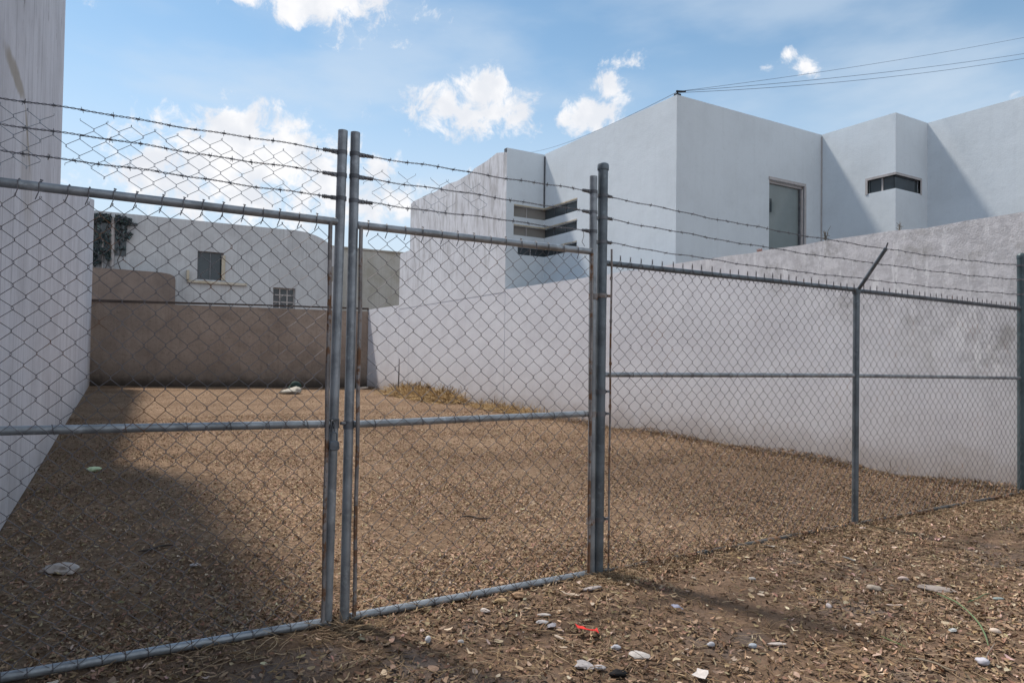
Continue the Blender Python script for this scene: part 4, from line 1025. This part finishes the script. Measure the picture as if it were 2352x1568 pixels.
sheet('paper_scrap', at(2251, 1113), [(-.09, .0), (-.05, -.02), (.04, -.015), (.10, -.002), (.05, .03), (-.04, .03)], (0.58, 0.50, 0.44), 'pale flattened scrap at the foot of the wall near the end post', 'scrap', 0.004, 0.01, a0, 46, 0.8, 0.04)
blob('white_rubble', (9.0, 27.6), (0.22, 0.10), 0.04, (0.55, 0.45, 0.36), 'pale flat piece on the ground near the far right corner of the lot', 'rubble', a0, 47, 0.15)
# dry sprigs on the lot wall top, and the thin stake by the grass
def sprig(name, base, h, n, col, label, seed):
    rs = random.Random(seed); m = MB()
    for i in range(n):
        a = rs.uniform(0, 2*PI); b_ = rs.uniform(0.05, 0.35)
        pts = [(base[0]+math.cos(a)*b_*h*t*t, base[1]+math.sin(a)*b_*h*t*t, base[2]+h*(0.6+0.4*rs.random())*t) for t in (0, .35, .7, 1)]
        m.tube(pts, [0.006, 0.005, 0.004, 0.002], 5)
        for k in range(5):
            t = rs.uniform(0.4, 1); p = np.array(pts[2])*t+np.array(pts[0])*(1-t); d = np.array([rs.uniform(-1, 1), rs.uniform(-1, 1), rs.uniform(0, 1)])*0.05
            m.tube([p, p+d], [0.005, 0.002], 4)
    tag(m.build(name, plain(name+'_surface', col), None, True, base), label, 'weed')
sprig('dry_weed', (9.02, 6.3, 3.16), 0.28, 5, (0.14, 0.13, 0.11), 'dry weed standing on top of the boundary wall left of the corner window', 4)
sprig('dry_weed', (9.0, 5.2, 3.16), 0.15, 3, (0.18, 0.16, 0.13), 'small dry weed on top of the boundary wall under the corner window', 5)
sprig('potted_weed', (9.1, 7.55, 3.16), 0.12, 14, (0.35, 0.20, 0.17), 'reddish tuft of weed on the wall top by the glazed door', 6)
stk = MB(); q = gpt(917, 906); stk.tube([(q[0]-.05, q[1], 0), (q[0]-.03, q[1], 0.5), (q[0]-0.02, q[1], 1.3)], [0.04, 0.022, 0.012], 7)
tag(stk.build('wooden_stake', plain('stake_wood', (0.09, 0.08, 0.08)), None, True, (q[0], q[1], 0)), 'thin dark stake standing in the golden dry grass', 'stake')

# ---------------------------------------------------------------- light: sky and one sun
dray = Vector((0.41, -1.0, -1.75)).normalized()
elev = math.asin(-dray.z); az = math.atan2(-dray.x, -dray.y)
sd = bpy.data.lights.new('sun', 'SUN'); so = bpy.data.objects.new('sun', sd); COL.objects.link(so)
sd.energy = 2.5; sd.angle = math.radians(5.0); sd.color = (1.0, 0.93, 0.84)
sd.color = (1.0, 0.91, 0.81); so.rotation_euler = dray.to_track_quat('-Z', 'Y').to_euler()
W = bpy.data.worlds.new('World'); S.world = W; W.use_nodes = True
nt = W.node_tree; N = nt.nodes; L = nt.links
bg = N['Background']; bg.inputs['Strength'].default_value = 0.15
sky = N.new('ShaderNodeTexSky'); sky.sky_type = 'NISHITA'; sky.sun_disc = False
sky.sun_elevation = elev; sky.sun_rotation = az % (2*PI); sky.dust_density = 0.5; sky.air_density = 1.0; sky.ozone_density = 1.5; sky.altitude = 1500
tc = N.new('ShaderNodeTexCoord'); V = tc.outputs['Generated']
sp = N.new('ShaderNodeSeparateXYZ'); L.new(V, sp.inputs[0])
azn = math_(N, L, 'ARCTAN2', sp.outputs[0], sp.outputs[1]); eln = math_(N, L, 'ARCSINE', sp.outputs[2])
# clouds: soft lumps at fixed bearings of the sky, broken up by fractal noise
def bearing(x, y):
    r = ray(x, y); r = r/np.linalg.norm(r); return math.atan2(r[0], r[1]), math.asin(r[2])
cl = [(760, -14, 145, 80, 1.02), (655, 20, 50, 48, 0.85), (830, -10, 60, 40, .9), (545, -5, 55, 26, .75), (190, -5, 60, 24, .62),
      (1105, 212, 62, 56, 1.14), (1090, 262, 128, 44, 1.12), (1195, 245, 45, 45, .72), (1400, 195, 28, 55, .85), (1445, 145, 62, 24, .75), (1370, 268, 60, 36, 1.1), (1300, 270, 28, 34, .75),
      (1855, 150, 34, 34, .70), (1815, 120, 28, 26, .62), (1758, 155, 26, 18, .58),
      (550, 305, 72, 58, 1.3), (470, 370, 130, 66, 1.3), (600, 380, 190, 72, 1.2), (665, 335, 70, 56, 1.2), (740, 380, 80, 56, 1.1), (870, 385, 46, 34, .9), (400, 420, 160, 60, .9), (880, 470, 130, 60, .85),
      (560, 450, 300, 60, .9), (2345, 205, 40, 30, .6), (1080, 390, 16, 14, .55), (-260, 250, 160, 60, 1.1), (2700, 300, 160, 60, 1.0), (2600, 100, 130, 50, 1.0)]
# clouds elsewhere round the sky
for i in range(14):
    cl.append((None, (random.uniform(1.6, 5.4), random.uniform(0.1, 0.75)), random.uniform(.1, .25), random.uniform(.04, .08), 1.0))
cur = None
for c_ in cl:
    if c_[0] is None: (a_, e_), sa, se = c_[1], c_[2], c_[3]; a_ = a_ if a_ < PI else a_-2*PI
    else:
        a_, e_ = bearing(c_[0], c_[1]); a2, _ = bearing(c_[0]+c_[2], c_[1]); _, e2 = bearing(c_[0], c_[1]-c_[3]); sa, se = abs(a2-a_), abs(e2-e_)
    du = math_(N, L, 'MULTIPLY', math_(N, L, 'SUBTRACT', azn, a_), 1/sa); dv = math_(N, L, 'MULTIPLY', math_(N, L, 'SUBTRACT', eln, e_), 1/se)
    d2 = math_(N, L, 'MULTIPLY_ADD', du, du, math_(N, L, 'MULTIPLY', dv, dv))
    q = math_(N, L, 'SUBTRACT', c_[4], math_(N, L, 'MULTIPLY', math_(N, L, 'SQRT', d2), 0.68))
    cur = q if cur is None else math_(N, L, 'SMOOTH_MAX', cur, q, 0.12)
n1 = N.new('ShaderNodeTexNoise'); n1.inputs['Scale'].default_value = 24; n1.inputs['Detail'].default_value = 12; n1.inputs['Roughness'].default_value = 0.66; n1.inputs['Distortion'].default_value = 0.35; L.new(V, n1.inputs['Vector'])
f = math_(N, L, 'ADD', cur, math_(N, L, 'MULTIPLY', math_(N, L, 'SUBTRACT', n1.outputs['Fac'], 0.5), 3.6))
mask = smooth(N, L, f, 0.12, 0.85)
# thin high veil, stronger towards the horizon
mp = N.new('ShaderNodeMapping'); mp.inputs['Scale'].default_value = (1, 1, 3); mp.inputs['Rotation'].default_value = (0.2, 0.4, 0.3); L.new(V, mp.inputs[0])
n2 = N.new('ShaderNodeTexNoise'); n2.inputs['Scale'].default_value = 3.2; n2.inputs['Detail'].default_value = 7; n2.inputs['Roughness'].default_value = 0.5; L.new(mp.outputs[0], n2.inputs['Vector'])
veil = math_(N, L, 'MULTIPLY', smooth(N, L, n2.outputs['Fac'], 0.47, 0.74), 0.45)
hor = math_(N, L, 'MULTIPLY', smooth(N, L, math_(N, L, 'MULTIPLY', eln, -1.0), -0.46, -0.10), 0.88)
veil = math_(N, L, 'ADD', veil, hor, clamp=True)
n3 = N.new('ShaderNodeTexNoise'); n3.inputs['Scale'].default_value = 22; n3.inputs['Detail'].default_value = 6; L.new(V, n3.inputs['Vector'])
cc = mix(N, L, smooth(N, L, n3.outputs['Fac'], 0.35, 0.65), (2.85, 2.95, 3.15), (3.5, 3.5, 3.55))
skc = mix(N, L, 1.0, sky.outputs[0], (0.61, 0.655, 0.575), 'MULTIPLY')
skc = mix(N, L, smooth(N, L, math_(N, L, 'MULTIPLY', sp.outputs[1], -1.0), -0.05, 0.55), skc, (2.45, 2.7, 2.98))   # added brightness in the unseen sky behind the camera, lifts the shaded walls
c1 = mix(N, L, veil, skc, (2.35, 2.7, 3.1))
c2 = mix(N, L, mask, c1, cc)
L.new(c2, bg.inputs['Color'])

# ---------------------------------------------------------------- render settings
S.view_settings.view_transform = 'Standard'; S.view_settings.look = 'None'; S.view_settings.gamma = 1; S.view_settings.exposure = 0.95
S.render.engine = 'CYCLES'
S.cycles.max_bounces = 6; S.cycles.diffuse_bounces = 3; S.cycles.use_denoising = True
